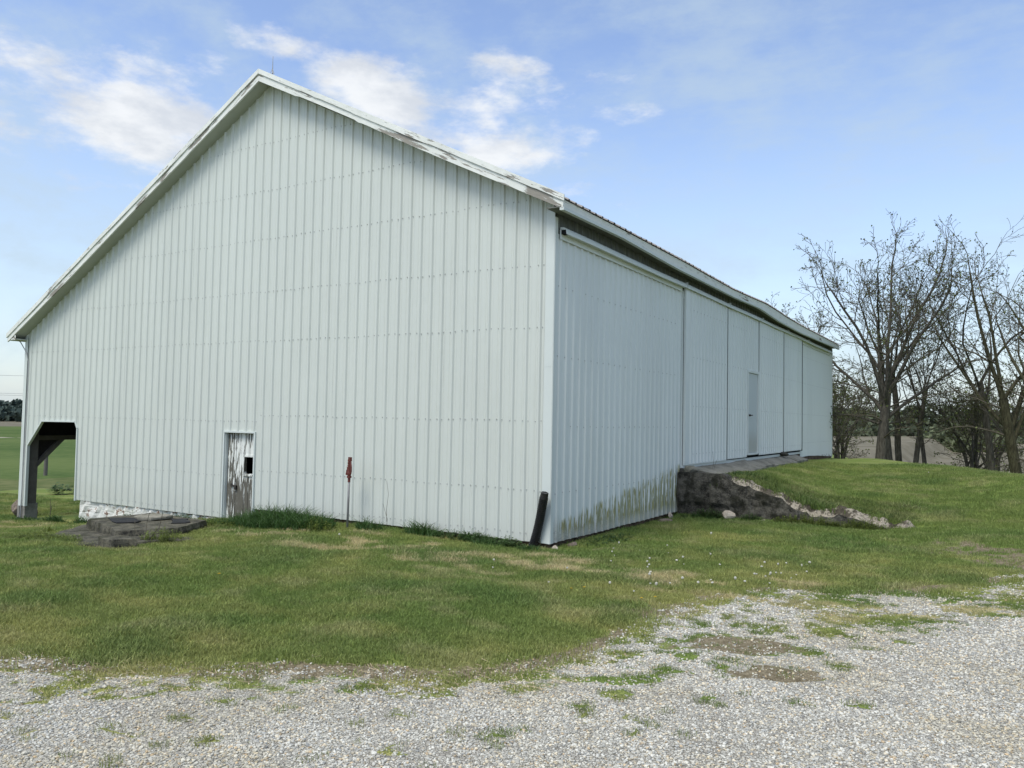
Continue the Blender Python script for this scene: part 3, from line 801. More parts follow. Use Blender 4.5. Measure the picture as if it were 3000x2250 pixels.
for side, xe in ((rakeR, .315), (rakeL, -14.97)):
    nseg = 5
    for th in (0, -.006):
        for (ya, da), (yb, db) in zip(pr[:-1], pr[1:]):
            vs = []
            for i in range(nseg+1):
                x = AX+(xe-AX)*i/nseg
                o = (lambda y: sag(x, y) if xe > 0 else 0)
                jit = (rj.uniform(-.008,.012) if i == nseg else 0)
                vs += [(x+jit, ya, side(x)+.168+da+o(ya)+th), (x+jit, yb, side(x)+.168+db+o(yb)+th)]
            mb.add(vs, [(2*i,2*i+1,2*i+3,2*i+2) for i in range(nseg)])
roof = mb.build('roof', M['roofing'], barn)
mb = MB(); mb.tube([(AX,-OH+.03,8.285),(AX,YB,8.28)], .03, 8); mb.build('ridge_cap', M['roofing'], roof)
# rake boards with chipped lower edges
def rake_board(fn, xa, xb, lo, hi, y0, y1, chip, seed, mat, name):
    r_ = random.Random(seed); n_ = int(abs(xb-xa)/.09); mb = MB(); prev = None; c = 0
    for i in range(n_+1):
        x = xa+(xb-xa)*i/n_; z = fn(x)
        if r_.random() < .22: c = r_.choice((0, 0, 0, r_.uniform(0, chip)))
        bow = .008*math.sin(x*1.3+seed)
        ring = [(x,y0,z+lo+c+bow),(x,y1,z+lo+c+bow),(x,y1,z+hi),(x,y0+.004*math.sin(x*4),z+hi)]
        b = len(mb.v); mb.v += ring
        if i:
            for j in range(4):
                mb.f.append((b-4+j, b-4+(j+1)%4, b+(j+1)%4, b+j)); mb.m.append(0)
        else: mb.f.append((b,b+1,b+2,b+3)); mb.m.append(0)
    mb.f.append((b+3,b+2,b+1,b)); mb.m.append(0)
    return mb.build(name, mat, barn)
rake_board(rakeR, AX, .285, 0.0, .135, -OH, -OH+.03, .035, 1, M['rake'], 'rake_fascia')
rake_board(rakeL, AX-.003, -14.95, 0.0, .135, -OH, -OH+.03, .03, 2, M['rake_left'], 'rake_fascia')
rake_board(rakeR, AX, .31, .125, .225, -OH-.022, -OH-.001, .012, 3, M['rake_top'], 'drip_board')
rake_board(rakeL, AX-.003, -14.98, .125, .225, -OH-.022, -OH-.001, .012, 4, M['rake_top_left'], 'drip_board')
# soffits under the rakes
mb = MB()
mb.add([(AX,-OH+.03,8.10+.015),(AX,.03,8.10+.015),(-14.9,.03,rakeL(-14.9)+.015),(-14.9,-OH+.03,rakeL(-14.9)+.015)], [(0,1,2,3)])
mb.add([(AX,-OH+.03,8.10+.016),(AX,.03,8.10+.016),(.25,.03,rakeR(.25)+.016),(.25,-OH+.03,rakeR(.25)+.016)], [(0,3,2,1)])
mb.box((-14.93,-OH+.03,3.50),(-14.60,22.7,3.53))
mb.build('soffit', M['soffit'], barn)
mb = MB(); mb.box((-14.96,-OH,3.49),(-14.935,22.7,3.63)); mb.add([(-14.935,-OH+.012,3.50),(-14.60,-OH+.012,3.50),(-14.60,-OH+.012,3.66)], [(0,1,2)])
mb.build('eave_fascia', M['rake'], barn)
# side eave: tall painted board, thin moulding below, soffit
mb = MB(); ys2 = list(np.arange(-OH, YB+.3, .30)); eb = lambda y: float(np.interp(y,[-.4,1.8,4.5,8.5,10.7,12.9,15.9,22.2,23],[4.835,4.86,4.80,4.79,4.83,4.735,4.70,4.77,4.77]))
ring = lambda y: [(.262,y,eb(y)+.035),(.285,y,eb(y)+.035),(.292,y,eave_top(y)-.015),(.262,y,eave_top(y)-.015)]
def ringsweep(mb, ring, ys):
    b = len(mb.v)
    for y in ys: mb.v += ring(y)
    for i in range(len(ys)-1):
        for j in range(4):
            q = b+4*i; mb.f.append((q+j,q+4+j,q+4+(j+1)%4,q+(j+1)%4)); mb.m.append(mb.cur)
    mb.f += [(b,b+1,b+2,b+3),tuple(b+4*(len(ys)-1)+q for q in (3,2,1,0))]; mb.m += [mb.cur]*2
ringsweep(mb, ring, ys2); mb.build('eave_fascia', M['eave'], barn)
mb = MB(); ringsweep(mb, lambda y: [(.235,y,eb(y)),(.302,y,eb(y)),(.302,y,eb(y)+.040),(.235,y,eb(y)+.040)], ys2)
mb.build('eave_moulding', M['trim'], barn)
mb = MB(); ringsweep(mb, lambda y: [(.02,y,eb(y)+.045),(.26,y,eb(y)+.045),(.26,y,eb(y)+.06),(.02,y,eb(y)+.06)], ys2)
mb.build('eave_soffit', M['dark_soffit'], barn)
mb = MB(); mb.tube([(AX,.02,8.36),(AX,.02,8.40),(AX,.02,8.70)],[.018,.010,.004],6); 
for a in (0,2.1,4.2): mb.tube([(AX,.02,8.46),(AX+.05*math.cos(a),.02+.05*math.sin(a),8.34)],.005,5)
mb.build('lightning_rod', M['steel'], barn)
mb = MB(); mb.tube([(-14.86,-.16,3.55),(-14.74,-.10,3.46),(-14.55,-.045,3.20),(-14.47,-.03,2.95),(-14.46,-.03,2.5),(-14.47,-.03,1.0),(-14.50,-.035,-.2),(-14.52,-.04,-.86)],.011,6)
mb.build('lightning_cable', M['steel'], barn)
# foundation
mb = MB()
def rough_wall(mb, x0, x1, y0, y1, z0, z1f, seed, axis='x', amp=.03, step=.12):
    n_ = max(2, int((x1-x0)/step)); m_ = 6; r_ = random.Random(seed)
    g = [[(x0+(x1-x0)*i/n_, y0+r_.uniform(-amp,amp), z0+(z1f(x0+(x1-x0)*i/n_)-z0)*j/m_) for j in range(m_+1)] for i in range(n_+1)]
    b = len(mb.v)
    for i in range(n_+1):
        for j in range(m_+1):
            x,y,z = g[i][j]; mb.v.append((x,y,z) if axis=='x' else (-y,x,z))
        x,y,z = g[i][m_]; mb.v.append((x,y1,z) if axis=='x' else (-y1,x,z))
    w = m_+2
    for i in range(n_):
        for j in range(m_+1):
            q = b+i*w+j; mb.f.append((q,q+w,q+w+1,q+1)); mb.m.append(mb.cur)
rough_wall(mb, -12.13, -7.22, .03, .35, -1.0, lambda x: -.17, 1)
mb.box((-12.13,.05,-1.0),(-11.8,6,-.17))
mb.build('foundation_wall', M['whitewash'], barn)
mb = MB()
rough_wall(mb, -6.34, -.02, .045, .4, -.5, lambda x: .07, 2, amp=.02)
rough_wall(mb, .05, 5.5, .045, .4, -.5, lambda x: .05, 3, axis='y', amp=.02)
rough_wall(mb, 5.5, 22.8, .0, .4, .2, lambda x: .88 if x < 17 else .72, 4, axis='y', amp=.02)
mb.build('rubble_foundation', M['rubble'], barn)
# plank door in the gable
pd = MB(); xs_ = [-7.19,-7.03,-6.955,-6.86,-6.71,-6.60,-6.50,-6.385]
for i in range(7):
    a, b = xs_[i]+.004, xs_[i+1]-.004; y0 = .055+.004*(i%3)
    if a > -6.715: 
        pd.box((a,y0,-.28),(b,y0+.03,.66+.003*i)); pd.box((a,y0,1.00),(b,y0+.03,1.44))
    else: pd.box((a,y0,-.28),(b,y0+.03,1.44))
pdo = pd.build('plank_door', M['plank'], barn); pdo['label'] = 'narrow weathered plank door with flaking white paint and a square hole'
mb = MB(); mb.box((-7.19,.10,-.28),(-6.72,.12,1.44)); mb.box((-6.72,.10,-.28),(-6.38,.12,.65)); mb.box((-6.72,.10,1.01),(-6.38,.12,1.44)); mb.build('door_backing', M['darkwood'], pdo)
mb = MB(); 
for a, b in (((-6.735,.63),(-6.39,.665)),((-6.735,.995),(-6.39,1.03)),((-6.735,.66),(-6.70,1.0)),((-6.42,.66),(-6.39,1.0))): mb.box((a[0],.038,a[1]),(b[0],.10,b[1]))
mb.build('window_frame', M['plank'], pdo)
mb = MB(); mb.box((-7.06,.03,.41),(-6.90,.05,.445)); mb.box((-6.95,.02,.36),(-6.90,.055,.43)); mb.box((-7.06,.028,.44),(-7.03,.05,.47)); mb.build('latch', M['hyd_dark'], pdo)
mb = MB()
for a, b in (((DX0,-.2),(DX0,DZ1)),((DX0-.03,DZ1),(DX1+.03,DZ1)),((DX1,DZ1),(DX1,-.05))): strip(mb, a, b, .032)
mb.box((DX0,.0,-.2),(DX0+.015,.06,DZ1)); mb.box((DX1-.015,.0,-.1),(DX1,.06,DZ1))
mb.build('door_trim', M['trim'], barn)
# bay interior: post, footing, beam, brace, ceiling
mb = MB(); mb.box((-14.60,.05,-.46),(-14.42,.27,1.62)); mb.build('bay_post', M['wood'], barn)
mb = MB(); mb.box((-14.68,.0,-.98),(-14.40,.30,-.45)); mb.box((-14.64,-.05,-.98),(-14.55,.0,-.5)); mb.build('post_footing', M['footing'], barn)
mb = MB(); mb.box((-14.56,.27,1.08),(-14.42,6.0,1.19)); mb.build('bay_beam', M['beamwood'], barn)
mb = MB(); mb.hexa([(-14.52,.26,.42),(-14.42,.26,.42),(-14.42,.26,.56),(-14.52,.26,.56),(-14.52,.90,1.08),(-14.42,.90,1.08),(-14.42,.76,1.08),(-14.52,.76,1.08)]); mb.build('knee_brace', M['wood'], barn)
mb = MB(); mb.add([(-14.53,.27,.55),(-14.53,.27,1.09),(-14.53,.80,1.09)],[(0,1,2)]); mb.add([(-14.55,.27,.55),(-14.55,.27,1.09),(-14.55,.80,1.09)],[(0,2,1)])
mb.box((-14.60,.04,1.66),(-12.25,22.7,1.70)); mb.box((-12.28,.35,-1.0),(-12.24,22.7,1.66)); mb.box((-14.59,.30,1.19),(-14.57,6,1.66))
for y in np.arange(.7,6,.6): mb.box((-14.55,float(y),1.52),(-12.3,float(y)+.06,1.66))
mb.build('bay_lining', M['darkwood'], barn)

# ------------------------------------------------------------------ things around the barn
def jitter_slab(name, poly, z0, z1, mat, seed, amp=.02, tilt=(0,0), sub=5):
    """irregular flat stone: polygon outline (x,y), broken edges"""
    r_ = random.Random(seed); pts = []
    n_ = len(poly)
    for i in range(n_):
        a, b = poly[i], poly[(i+1)%n_]
        for j in range(sub):
            t = j/sub; pts.append((a[0]+(b[0]-a[0])*t+r_.uniform(-amp,amp), a[1]+(b[1]-a[1])*t+r_.uniform(-amp,amp)))
    cx = sum(p_[0] for p_ in pts)/len(pts); cy = sum(p_[1] for p_ in pts)/len(pts)
    zt = lambda x, y: tilt[0]*(x-cx)+tilt[1]*(y-cy)
    mb = MB(); m_ = len(pts); vs = []
    for f, zz in ((.985,z0),(1.0,z0+(z1-z0)*.3),(1.01,z0+(z1-z0)*.7),(.985,z1),(.7,z1+.004),(.35,z1)):
        for (x, y) in pts:
            q = f+r_.uniform(-.006,.006); X_ = cx+(x-cx)*q; Y_ = cy+(y-cy)*q
            vs.append((X_, Y_, zz+zt(X_,Y_)+(r_.uniform(-.006,.006) if f<1.005 else 0)))
    fs = [(k_*m_+i, k_*m_+(i+1)%m_, (k_+1)*m_+(i+1)%m_, (k_+1)*m_+i) for k_ in range(5) for i in range(m_)]
    vs.append((cx,cy,z1)); fs += [(5*m_+i, 5*m_+(i+1)%m_, len(vs)-1) for i in range(m_)]
    fs.append(tuple(range(m_))[::-1])
    mb.add(vs, fs); return mb.build(name, mat)
# well cover
tag(jitter_slab('concrete_slab', [(-7.85,-3.05),(-7.0,-3.25),(-6.0,-3.75),(-5.0,-3.6),(-4.9,-3.0),(-5.6,-2.3),(-7.2,-1.0),(-9.1,-1.6)], -.5, -.165, M['slab_dark'], 1, .06, (.065,.0)), 'wide cracked dark base slab lying flush in the lawn under the thick slab', 'slab')
tag(jitter_slab('concrete_slab', [(-8.25,-2.1),(-7.0,-2.55),(-5.95,-2.95),(-5.55,-2.15),(-6.1,-1.25),(-8.1,-.9)], -.30, -.055, M['slab_dark'], 2, .03, (.03,.0)), 'thick blackened concrete slab with a ragged edge on the base slab', 'slab')
cx, cy = -7.15, -1.7
tag(jitter_slab('stone_disc', [(cx+.36*math.cos(a*math.pi/4)+.1,cy+.30*math.sin(a*math.pi/4)+.1) for a in range(8)], -.05, .005, M['slab'], 3, .012, (.03,0), 3), 'round flat stone lid on top of the thick slab', 'lid')
tag(jitter_slab('rubber_sheet', [(-7.85,-1.9),(-7.0,-2.35),(-6.7,-2.1),(-7.0,-1.9),(-7.35,-1.7)], -.06, -.040, M['rubber'], 4, .03, (.03,0), 3), 'torn black rubber sheet on the camera side of the round lid', 'sheet')
tag(jitter_slab('rubber_sheet', [(-6.75,-1.5),(-6.1,-1.9),(-5.95,-1.65),(-6.45,-1.35)], -.04, -.020, M['rubber'], 5, .03, (.03,0), 3), 'torn black rubber sheet on the barn side of the round lid', 'sheet')
tag(jitter_slab('broken_slab', [(-5.45,-3.6),(-4.85,-3.75),(-4.7,-3.45),(-5.2,-3.3)], -.16, .03, M['slab_dark'], 6, .04, (.03,.0), 3), 'small broken chunk at the front corner of the dark slabs', 'stone')
tag(jitter_slab('broken_slab', [(-5.1,-2.75),(-4.7,-2.9),(-4.5,-2.6),(-4.9,-2.45)], -.14, -.06, M['slab_dark'], 7, .04, (.0,.0), 3), 'flat dark fragment beside the right corner of the base slab', 'stone')
# hydrant
hy = empty('yard_hydrant', (-3.64,-.36,-.09), R(-25)); hy.scale = (.9,.9,.96)
tag(hy, 'tall steel standpipe hydrant with a faded red cast head', 'hydrant')
mb = MB(); mb.tube([(0,0,-.05),(.012,0,.5),(.022,0,.86)], .021, 12); mb.build('standpipe', M['pipe_steel'], hy, True)
mb = MB(); mb.tube([(.022,0,.84),(.022,0,.93)], .026, 10); mb.tube([(.022,0,.91),(.022,0,.945)], .045, 10)
mb.tube([(.022,0,.94),(.02,0,.99),(.022,0,1.03),(.026,0,1.12),(.032,0,1.24)],[.030,.042,.034,.028,.026],10)
for i in range(5): mb.tube([(.014,0,1.03+i*.042),(.022,0,1.05+i*.042)],.037,8)
mb.box((.0,-.022,1.20),(.085,.022,1.27)); mb.build('head', M['hyd_red'], hy)
mb = MB(); mb.tube([(.0,0,1.02),(-.06,0,1.05),(-.085,0,1.03),(-.088,0,.985)],[.020,.018,.020,.022],8); mb.tube([(-.088,0,.99),(-.090,0,.955)],.027,8); mb.tube([(-.07,0,1.05),(-.072,0,1.10)],.012,6)
mb.build('spout', M['hyd_red'], hy)
mb = MB(); mb.tube([(.06,0,1.22),(.085,0,1.18),(.11,0,1.10),(.112,0,1.03),(.095,0,.985),(.05,0,.975)],[.012,.014,.015,.015,.014,.014],8); mb.build('lever', M['hyd_red'], hy)
# corrugated drain pipe
mb = MB(); pts = []; rr = []
L0, L1 = Vector((-.275,-.07,-.12)), Vector((-.005,-.19,.755))
for i in range(0, 400):
    t = i/399; q = L0.lerp(L1, t); q.y += .03*math.sin(t*2.2); q.x += .03*math.sin(t*3.1)*(1-t)
    pts.append(q); ph_ = (t*31) % 1.0; rr.append((.066 if ph_ < .55 else .050) if t < .93 else (.060 if t < .955 else .056))
mb.tube(pts, rr, 18, cap=False); mb.tube([pts[-1], pts[-1]-Vector((.02,0,.1))], [.052,.050], 18, cap=True)
dp = mb.build('drain_pipe', M['pipe']); tag(dp, 'black corrugated drain pipe leaning up against the barn corner', 'pipe')

# retaining wall beside the earth bank
topx = [0,.3,.98,1.15,1.29,1.6,1.84,2.1,2.3,2.65,2.85,3.1,3.3,3.55,3.83,4.1,4.45,4.8]
topz = [.80,.81,.81,.78,.71,.60,.54,.48,.37,.30,.26,.31,.27,.21,.17,.11,.06,-.06]
rw = MB(); r_ = random.Random(5); nL = 150; nH = 14
def wt(x): return float(np.interp(x, topx, topz))+(.13*(float(vnoise(np.array(x*4.5),np.array(.3),74))-.5)+.06*(float(vnoise(np.array(x*13.0),np.array(.7),75))-.5))*min(1,max(0,(x-.8)*2))
b0 = 0; cols = []
for i in range(nL+1):
    x = .025+4.7*i/nL; zt_ = wt(x); zb = -.35; ringp = []
    blkf = lambda z: .055*(float(_hash(np.array(np.floor(x*2.1+.5*math.floor(z*4.2+.3*math.sin(x*2)))),np.array(np.floor(z*4.2+.3*math.sin(x*2))),78))-.5)
    f_ = lambda z: blkf(z)+.03*(float(vnoise(np.array(x*2.3),np.array(z*3.0),71))-.5)+.05*(float(vnoise(np.array(x*9.0),np.array(z*9.0),72))-.5)
    brk = .10*float(vnoise(np.array(x*2.0),np.array(.5),73))*min(1,max(0,(x-.9)*2))
    ch = (.03+.10*float(vnoise(np.array(x*4.0),np.array(.2),77)))*min(1,max(0,(x-.95)*3))
    for j in range(nH+1):
        z = zb+(zt_-brk-ch-zb)*j/nH; ringp.append((x, 5.32+f_(z), z))
    ringp += [(x, 5.40+.03*r_.random(), zt_-.4*ch-.012*r_.random()), (x, 5.46+.03*r_.random(), zt_+r_.uniform(-.012,.008)), (x, 5.58, zt_-.02+r_.uniform(-.01,.01)), (x, 5.66, zt_-.2), (x, 5.68, zb)]
    cols.append(ringp)
m_ = len(cols[0])
for c_ in cols: rw.v += c_
for i in range(nL):
    for j in range(m_-1):
        q = i*m_+j; rw.f.append((q, q+m_, q+m_+1, q+1)); rw.m.append(1 if (j >= nH and cols[i][0][0] > 1.12) else 0)
rw.f += [tuple(range(m_))[::-1], tuple(nL*m_+j for j in range(m_))]; rw.m += [0,0]
o = rw.build('retaining_wall', [M['wallstone'], M['broken']]); tag(o, 'crumbling dark concrete retaining wall sloping down along the grass bank', 'wall')
# stones: leaning slabs along the door sill
sg = 'stone slabs leaning along the door sill'
ye = [5.72,7.15,8.7,10.2,11.6,13.1,14.6,16.2]
lb = ['largest grey slab at the near end of the sill, resting on the retaining wall','second grey slab from the retaining wall along the sill','grey slab below the second sliding door, third from the retaining wall','grey slab just before the entry door','grey slab just past the entry door','grey slab under the third sliding door seam','last grey slab before the far fixed wall']
for i in range(7):
    a, b = ye[i]+.02, ye[i+1]-.02; r_ = random.Random(40+i); w0 = .05; w1 = (.78,.70,.52,.42,.42,.40,.36)[i]+.06*r_.random()
    sk = .22
    z0i = .90 if i else .88
    vs = []
    nU, nV = 6, 8
    mb = MB(); grid = []
    for lay in (0, 1):
        for p_ in range(nU+1):
            for q_ in range(nV+1):
                u = p_/nU; v_ = q_/nV; ed_ = (p_ in (0,nU) or q_ in (0,nV))
                x = w0+(w1-w0)*u+(r_.uniform(-.02,.02) if p_==nU else 0); y = a+(b-a)*v_+sk*u+(r_.uniform(-.015,.015) if q_ in (0,nV) else 0)
                zz = .885-(.135+.02*(i%3))*u+(.03 if i==2 else 0)*v_+r_.uniform(-.004,.004)-(.012 if ed_ else 0)-i*.004
                grid.append((x, y, zz if lay else zz-.14))
    W_ = nV+1; K_ = (nU+1)*W_; fs = []
    for p_ in range(nU):
        for q_ in range(nV):
            s_ = p_*W_+q_; fs.append((K_+s_, K_+s_+W_, K_+s_+W_+1, K_+s_+1)); fs.append((s_, s_+1, s_+W_+1, s_+W_))
    for p_ in range(nU):
        for q_ in (0, nV):
            s_ = p_*W_+q_; fs.append((s_, s_+W_, K_+s_+W_, K_+s_) if q_==0 else (s_, K_+s_, K_+s_+W_, s_+W_))
    for q_ in range(nV):
        for p_ in (0, nU):
            s_ = p_*W_+q_; fs.append((s_, s_+1, K_+s_+1, K_+s_) if p_ else (s_, K_+s_, K_+s_+1, s_+1))
    mb.add(grid, fs); o = mb.build('stone_slab', M['slab']); tag(o, lb[i], 'stone slab', sg)
def rock(loc, s_, mat, seed, label, name='rock', group=None):
    import bmesh
    r_ = random.Random(seed); bm = bmesh.new(); bmesh.ops.create_icosphere(bm, subdivisions=2, radius=1)
    dirs = [Vector((r_.uniform(-1,1),r_.uniform(-1,1),r_.uniform(-1,1))).normalized() for _ in range(9)]
    for v_ in bm.verts:
        q = v_.co.copy()
        for d_ in dirs:
            h = q.dot(d_)-.62
            if h > 0: q -= d_*h*.9
        q *= 1+r_.uniform(-.04,.04); v_.co = Vector((q.x*s_[0], q.y*s_[1], q.z*s_[2]))
    me = bpy.data.meshes.new(name); bm.to_mesh(me); bm.free(); me.materials.append(mat)
    o = bpy.data.objects.new(name, me); ROOT.objects.link(o); o.location = loc; o.rotation_euler = (r_.uniform(-.3,.3), r_.uniform(-.3,.3), r_.uniform(0,6)); tag(o, label, 'rock', group); return o
rock((1.12,5.14,.02),(.15,.09,.12),M['rock'],1,'pale angular rock standing at the foot of the retaining wall')
rock((1.75,5.12,-.05),(.16,.09,.05),M['rock'],2,'low pinkish stone in the grass, right of the pale angular rock')
rock((.10,-.03,-.05),(.07,.06,.055),M['rock'],3,'small pale stone in the dirt under the barn corner')
rock((.16,.42,-.06),(.12,.09,.07),M['rock_dark'],4,'brown stone under the side wall just behind the corner')
rock((.10,4.75,-.03),(.07,.05,.10),M['rock'],5,'upright pale stone under the far end of the stained wall')
rock((.18,4.2,-.07),(.22,.16,.06),M['rock_dark'],6,'flat brown stone half buried near the far end of the stained wall')
rock((.25,5.55,.83),(.20,.16,.13),M['slab'],7,'rounded grey boulder on the near end of the retaining wall')
rock((.06,5.50,.78),(.13,.10,.11),M['concrete_old'],8,'dark stone wedged under the near sliding door corner')
rock((-15.35,.45,-.72),(.36,.3,.30),M['rock_dark'],9,'brown boulder left of the bay post footing')
rock((.12,14.2,.93),(.14,.2,.08),M['concrete_old'],10,'black chunk pushed against the sill between two sliding doors')
rock((5.35,-6.0,.14),(.045,.035,.02),M['rock'],11,'flat pinkish cobble lying in the gravel drive')
bpy.data.objects['rock.010'].data.materials[0] = rust_free('pink_stone', (.36,.25,.22), .1, 20, .8, .2)

# ------------------------------------------------------------------ plants
def merge(parts):
    vs=[];fs=[];va=[]
    for a,b,c_ in parts:
        n_=len(vs); vs+=a; fs+=[tuple(i+n_ for i in f) for f in b]; va+=c_
    return vs,fs,va
def shift(p, dx, dy, dz=0, s_=1):
    return [(x*s_+dx, y*s_+dy, z*s_+dz) for x,y,z in p[0]], p[1], p[2]
def grass_clump(loc, rx, ry, h, n_, seed, label, mat='clump', w=.012, lean=.9):
    r_ = np.random.default_rng(seed); vs=[];fs=[];va=[]
    parts=[]
    for _ in range(n_):
        a=r_.random()*6.283; q=math.sqrt(r_.random()); dx=rx*q*math.cos(a); dy=ry*q*math.sin(a)
        X_=loc[0]+dx; Y_=loc[1]+dy
        if X_<0 and Y_>-.04 and X_>-14.6: Y_=-.05-.1*r_.random()
        hh=h*(1-.55*q*q)*(.6+.6*r_.random())
        parts.append(shift(blades(r_,7,.045,hh*.6,hh,w,lean,4), X_-loc[0], Y_-loc[1], Hf(X_,Y_)-.01-loc[2]))
    me = mesh_from('grass_clump', *(lambda m_: (m_[0],m_[1],M[mat],m_[2]))(merge(parts)))
    o = bpy.data.objects.new('grass_clump', me); ROOT.objects.link(o); o.location = loc; return tag(o, label, 'grass clump')
def leafy_weed(loc, rx, ry, h, n_, seed, label, mat='weed', size=.03, name='weed_patch', cat='weed', stems=True):
    r_ = np.random.default_rng(seed); vs=[];fs=[];va=[]
    for _ in range(n_):
        a=r_.random()*6.283; q=math.sqrt(r_.random()); X_=loc[0]+rx*q*math.cos(a); Y_=loc[1]+ry*q*math.sin(a)
        if X_<0.05 and Y_>-.04 and X_>-14.6: Y_=-.05-.12*r_.random()
        z0=Hf(X_,Y_)-loc[2]; hh=h*(1-.6*q)*(.35+.75*r_.random()); px,py=X_-loc[0],Y_-loc[1]
        if stems:
            b=len(vs); vs+=[(px-.003,py,z0),(px+.003,py,z0),(px+.002,py+.01,z0+hh),(px-.002,py+.01,z0+hh)]; fs.append((b,b+1,b+2,b+3)); va+=[.3]*4
        for j in range(6):
            t=.35+.65*j/5; d_=r_.random()*6.283; s_=size*(.6+.8*r_.random()); lx,ly=math.cos(d_),math.sin(d_); cx_,cy_,cz=px,py,z0+hh*t
            up=.5*r_.random()-.1; b=len(vs); cv=float(r_.random())
            vs+=[(cx_,cy_,cz),(cx_+lx*s_*.5-ly*s_*.35,cy_+ly*s_*.5+lx*s_*.35,cz+up*s_*.6),(cx_+lx*s_,cy_+ly*s_,cz+up*s_),(cx_+lx*s_*.5+ly*s_*.35,cy_+ly*s_*.5-lx*s_*.35,cz+up*s_*.6)]
            fs.append((b,b+1,b+2,b+3)); va+=[cv]*4
    me = mesh_from(name, vs, fs, M[mat], va); o = bpy.data.objects.new(name, me); ROOT.objects.link(o); o.location = loc; return tag(o, label, cat)
Z3 = lambda x, y: (x, y, Hf(x, y))
grass_clump(Z3(-4.95,-.62), 1.2,.5,.47,620,1,'big lush clump of dark long grass between the plank door and the hydrant')
grass_clump(Z3(-6.35,-.75), .75,.35,.20,130,2,'low fringe of long grass at the foot of the plank door')
grass_clump(Z3(-3.25,-.3), .30,.16,.30,60,3,'upright tuft of grass just right of the hydrant')
grass_clump(Z3(-2.25,-.2), .28,.14,.34,60,4,'tall spiky tuft midway between hydrant and drain pipe')
grass_clump(Z3(-1.95,-.25), .25,.12,.22,40,41,'shorter tuft right of the tall spiky tuft')
grass_clump(Z3(-1.15,-.2), .26,.14,.27,50,5,'thin tuft of grass in the leafy weeds left of the drain pipe')
grass_clump(Z3(-.12,-.35), .20,.12,.15,50,6,'small bright tuft at the foot of the drain pipe')
grass_clump(Z3(-.85,-.4), .24,.12,.16,40,61,'small tuft in front of the leafy weeds near the drain pipe')
grass_clump(Z3(-11.6,-.25), .32,.2,.28,50,7,'tuft of grass in front of the left end of the whitewashed foundation')
grass_clump(Z3(-8.3,-.25), .55,.2,.28,70,8,'loose grass against the foundation behind the dark slabs')
grass_clump(Z3(-8.9,-2.4), .15,.1,.20,24,9,'thin bright tuft left of the thick slab','weed')
grass_clump(Z3(-14.0,-.1), .7,.22,.16,80,10,'low grass around the bay post footing')
grass_clump(Z3(-12.9,.4), .45,.25,.30,60,11,'rough grass and stalks inside the open bay')
grass_clump(Z3(1.15,6.2), .55,.75,.16,300,12,'long dark grass hanging over the near end of the retaining wall')
grass_clump((2.35,6.0,Hf(2.35,6.0)), .75,.35,.14,260,13,'long dark grass along the middle of the retaining wall top')
grass_clump((3.7,5.95,Hf(3.7,5.95)), .7,.3,.11,160,14,'thin grass behind the low end of the retaining wall')
grass_clump(Z3(.6,5.05), .5,.16,.14,90,15,'dark grass at the foot of the retaining wall near the barn')
leafy_weed(Z3(-3.95,-.75), .42,.25,.26,150,1,'yellow-green bushy weed left of the hydrant pipe')
leafy_weed(Z3(-1.35,-.2), .75,.16,.20,260,2,'leafy green weeds along the wall left of the drain pipe','leafy',.035)
leafy_weed(Z3(-.62,-.22), .35,.15,.17,140,3,'broad-leaved weeds just left of the drain pipe','leafy',.04)
leafy_weed(Z3(-6.2,-1.0), .8,.28,.18,260,4,'low yellowish weeds in front of the plank door')
leafy_weed(Z3(-9.3,-.55), .55,.22,.27,150,5,'vine climbing the foundation left of the slabs','leafy',.055)
leafy_weed(Z3(-7.2,-3.45), 1.15,.22,.20,380,6,'yellowish weeds along the front edge of the base slab')
leafy_weed(Z3(-5.0,-2.85), .38,.25,.26,160,7,'yellow-green weed with dry stalks at the right slab corner')
leafy_weed(Z3(.75,5.16), .38,.12,.26,160,8,'green weed under the retaining wall left of the pale rock','leafy',.04)
leafy_weed(Z3(1.55,5.16), .22,.1,.22,90,9,'green weed under the retaining wall right of the pale rock','leafy',.04)
leafy_weed(Z3(2.55,5.16), .6,.12,.26,240,10,'yellow-green weeds at the foot of the middle of the retaining wall')
leafy_weed(Z3(3.45,5.16), .5,.12,.22,220,11,'yellow-green weeds at the foot of the low end of the retaining wall')
leafy_weed(Z3(.35,1.3), .25,.8,.10,150,12,'ground ivy spreading under the stained side wall','leafy',.035)
# dead stems
def twig(loc, pts, label, rr=.004):
    mb = MB()
    for pl_ in pts: mb.tube(pl_, [rr*(1-.6*i/len(pl_)) for i in range(len(pl_))], 5)
    o = mb.build('dead_stem', M['twig']); o.location = loc; return tag(o, label, 'dead plant stem')
twig((-2.98,-.14,-.06), [[(0,0,0),(.01,0,.2),(-.06,0,.36),(-.09,0,.44)],[(0,0,.15),(-.01,0,.35),(.02,0,.6),(-.02,0,.82)]], 'bare crooked stem rising in front of the wall right of the hydrant')
twig((-5.2,-3.0,-.14), [[(0,0,0),(.2,.1,.25),(.25,.12,.5)],[(0,0,0),(-.25,0,.2),(-.4,.1,.3)],[(.05,0,.02),(.3,-.05,.18),(.5,0,.22)],[(0,0,0),(-.1,.1,.3),(-.05,.1,.45)]], 'dry branching stalks on the right corner of the slabs', .006)
twig((.35,6.6,.82), [[(0,0,0),(.02,0,.15),(.0,0,.38)],[(0,.1,0),(.05,.12,.2)]], 'thin dry stalk rising beside the near stone slab')
twig((-13.1,-.1,-.78), [[(0,0,0),(.02,0,.3),(-.02,0,.55)],[(0,0,.2),(.06,0,.4)]], 'dry weed stalk standing in the open bay', .008)
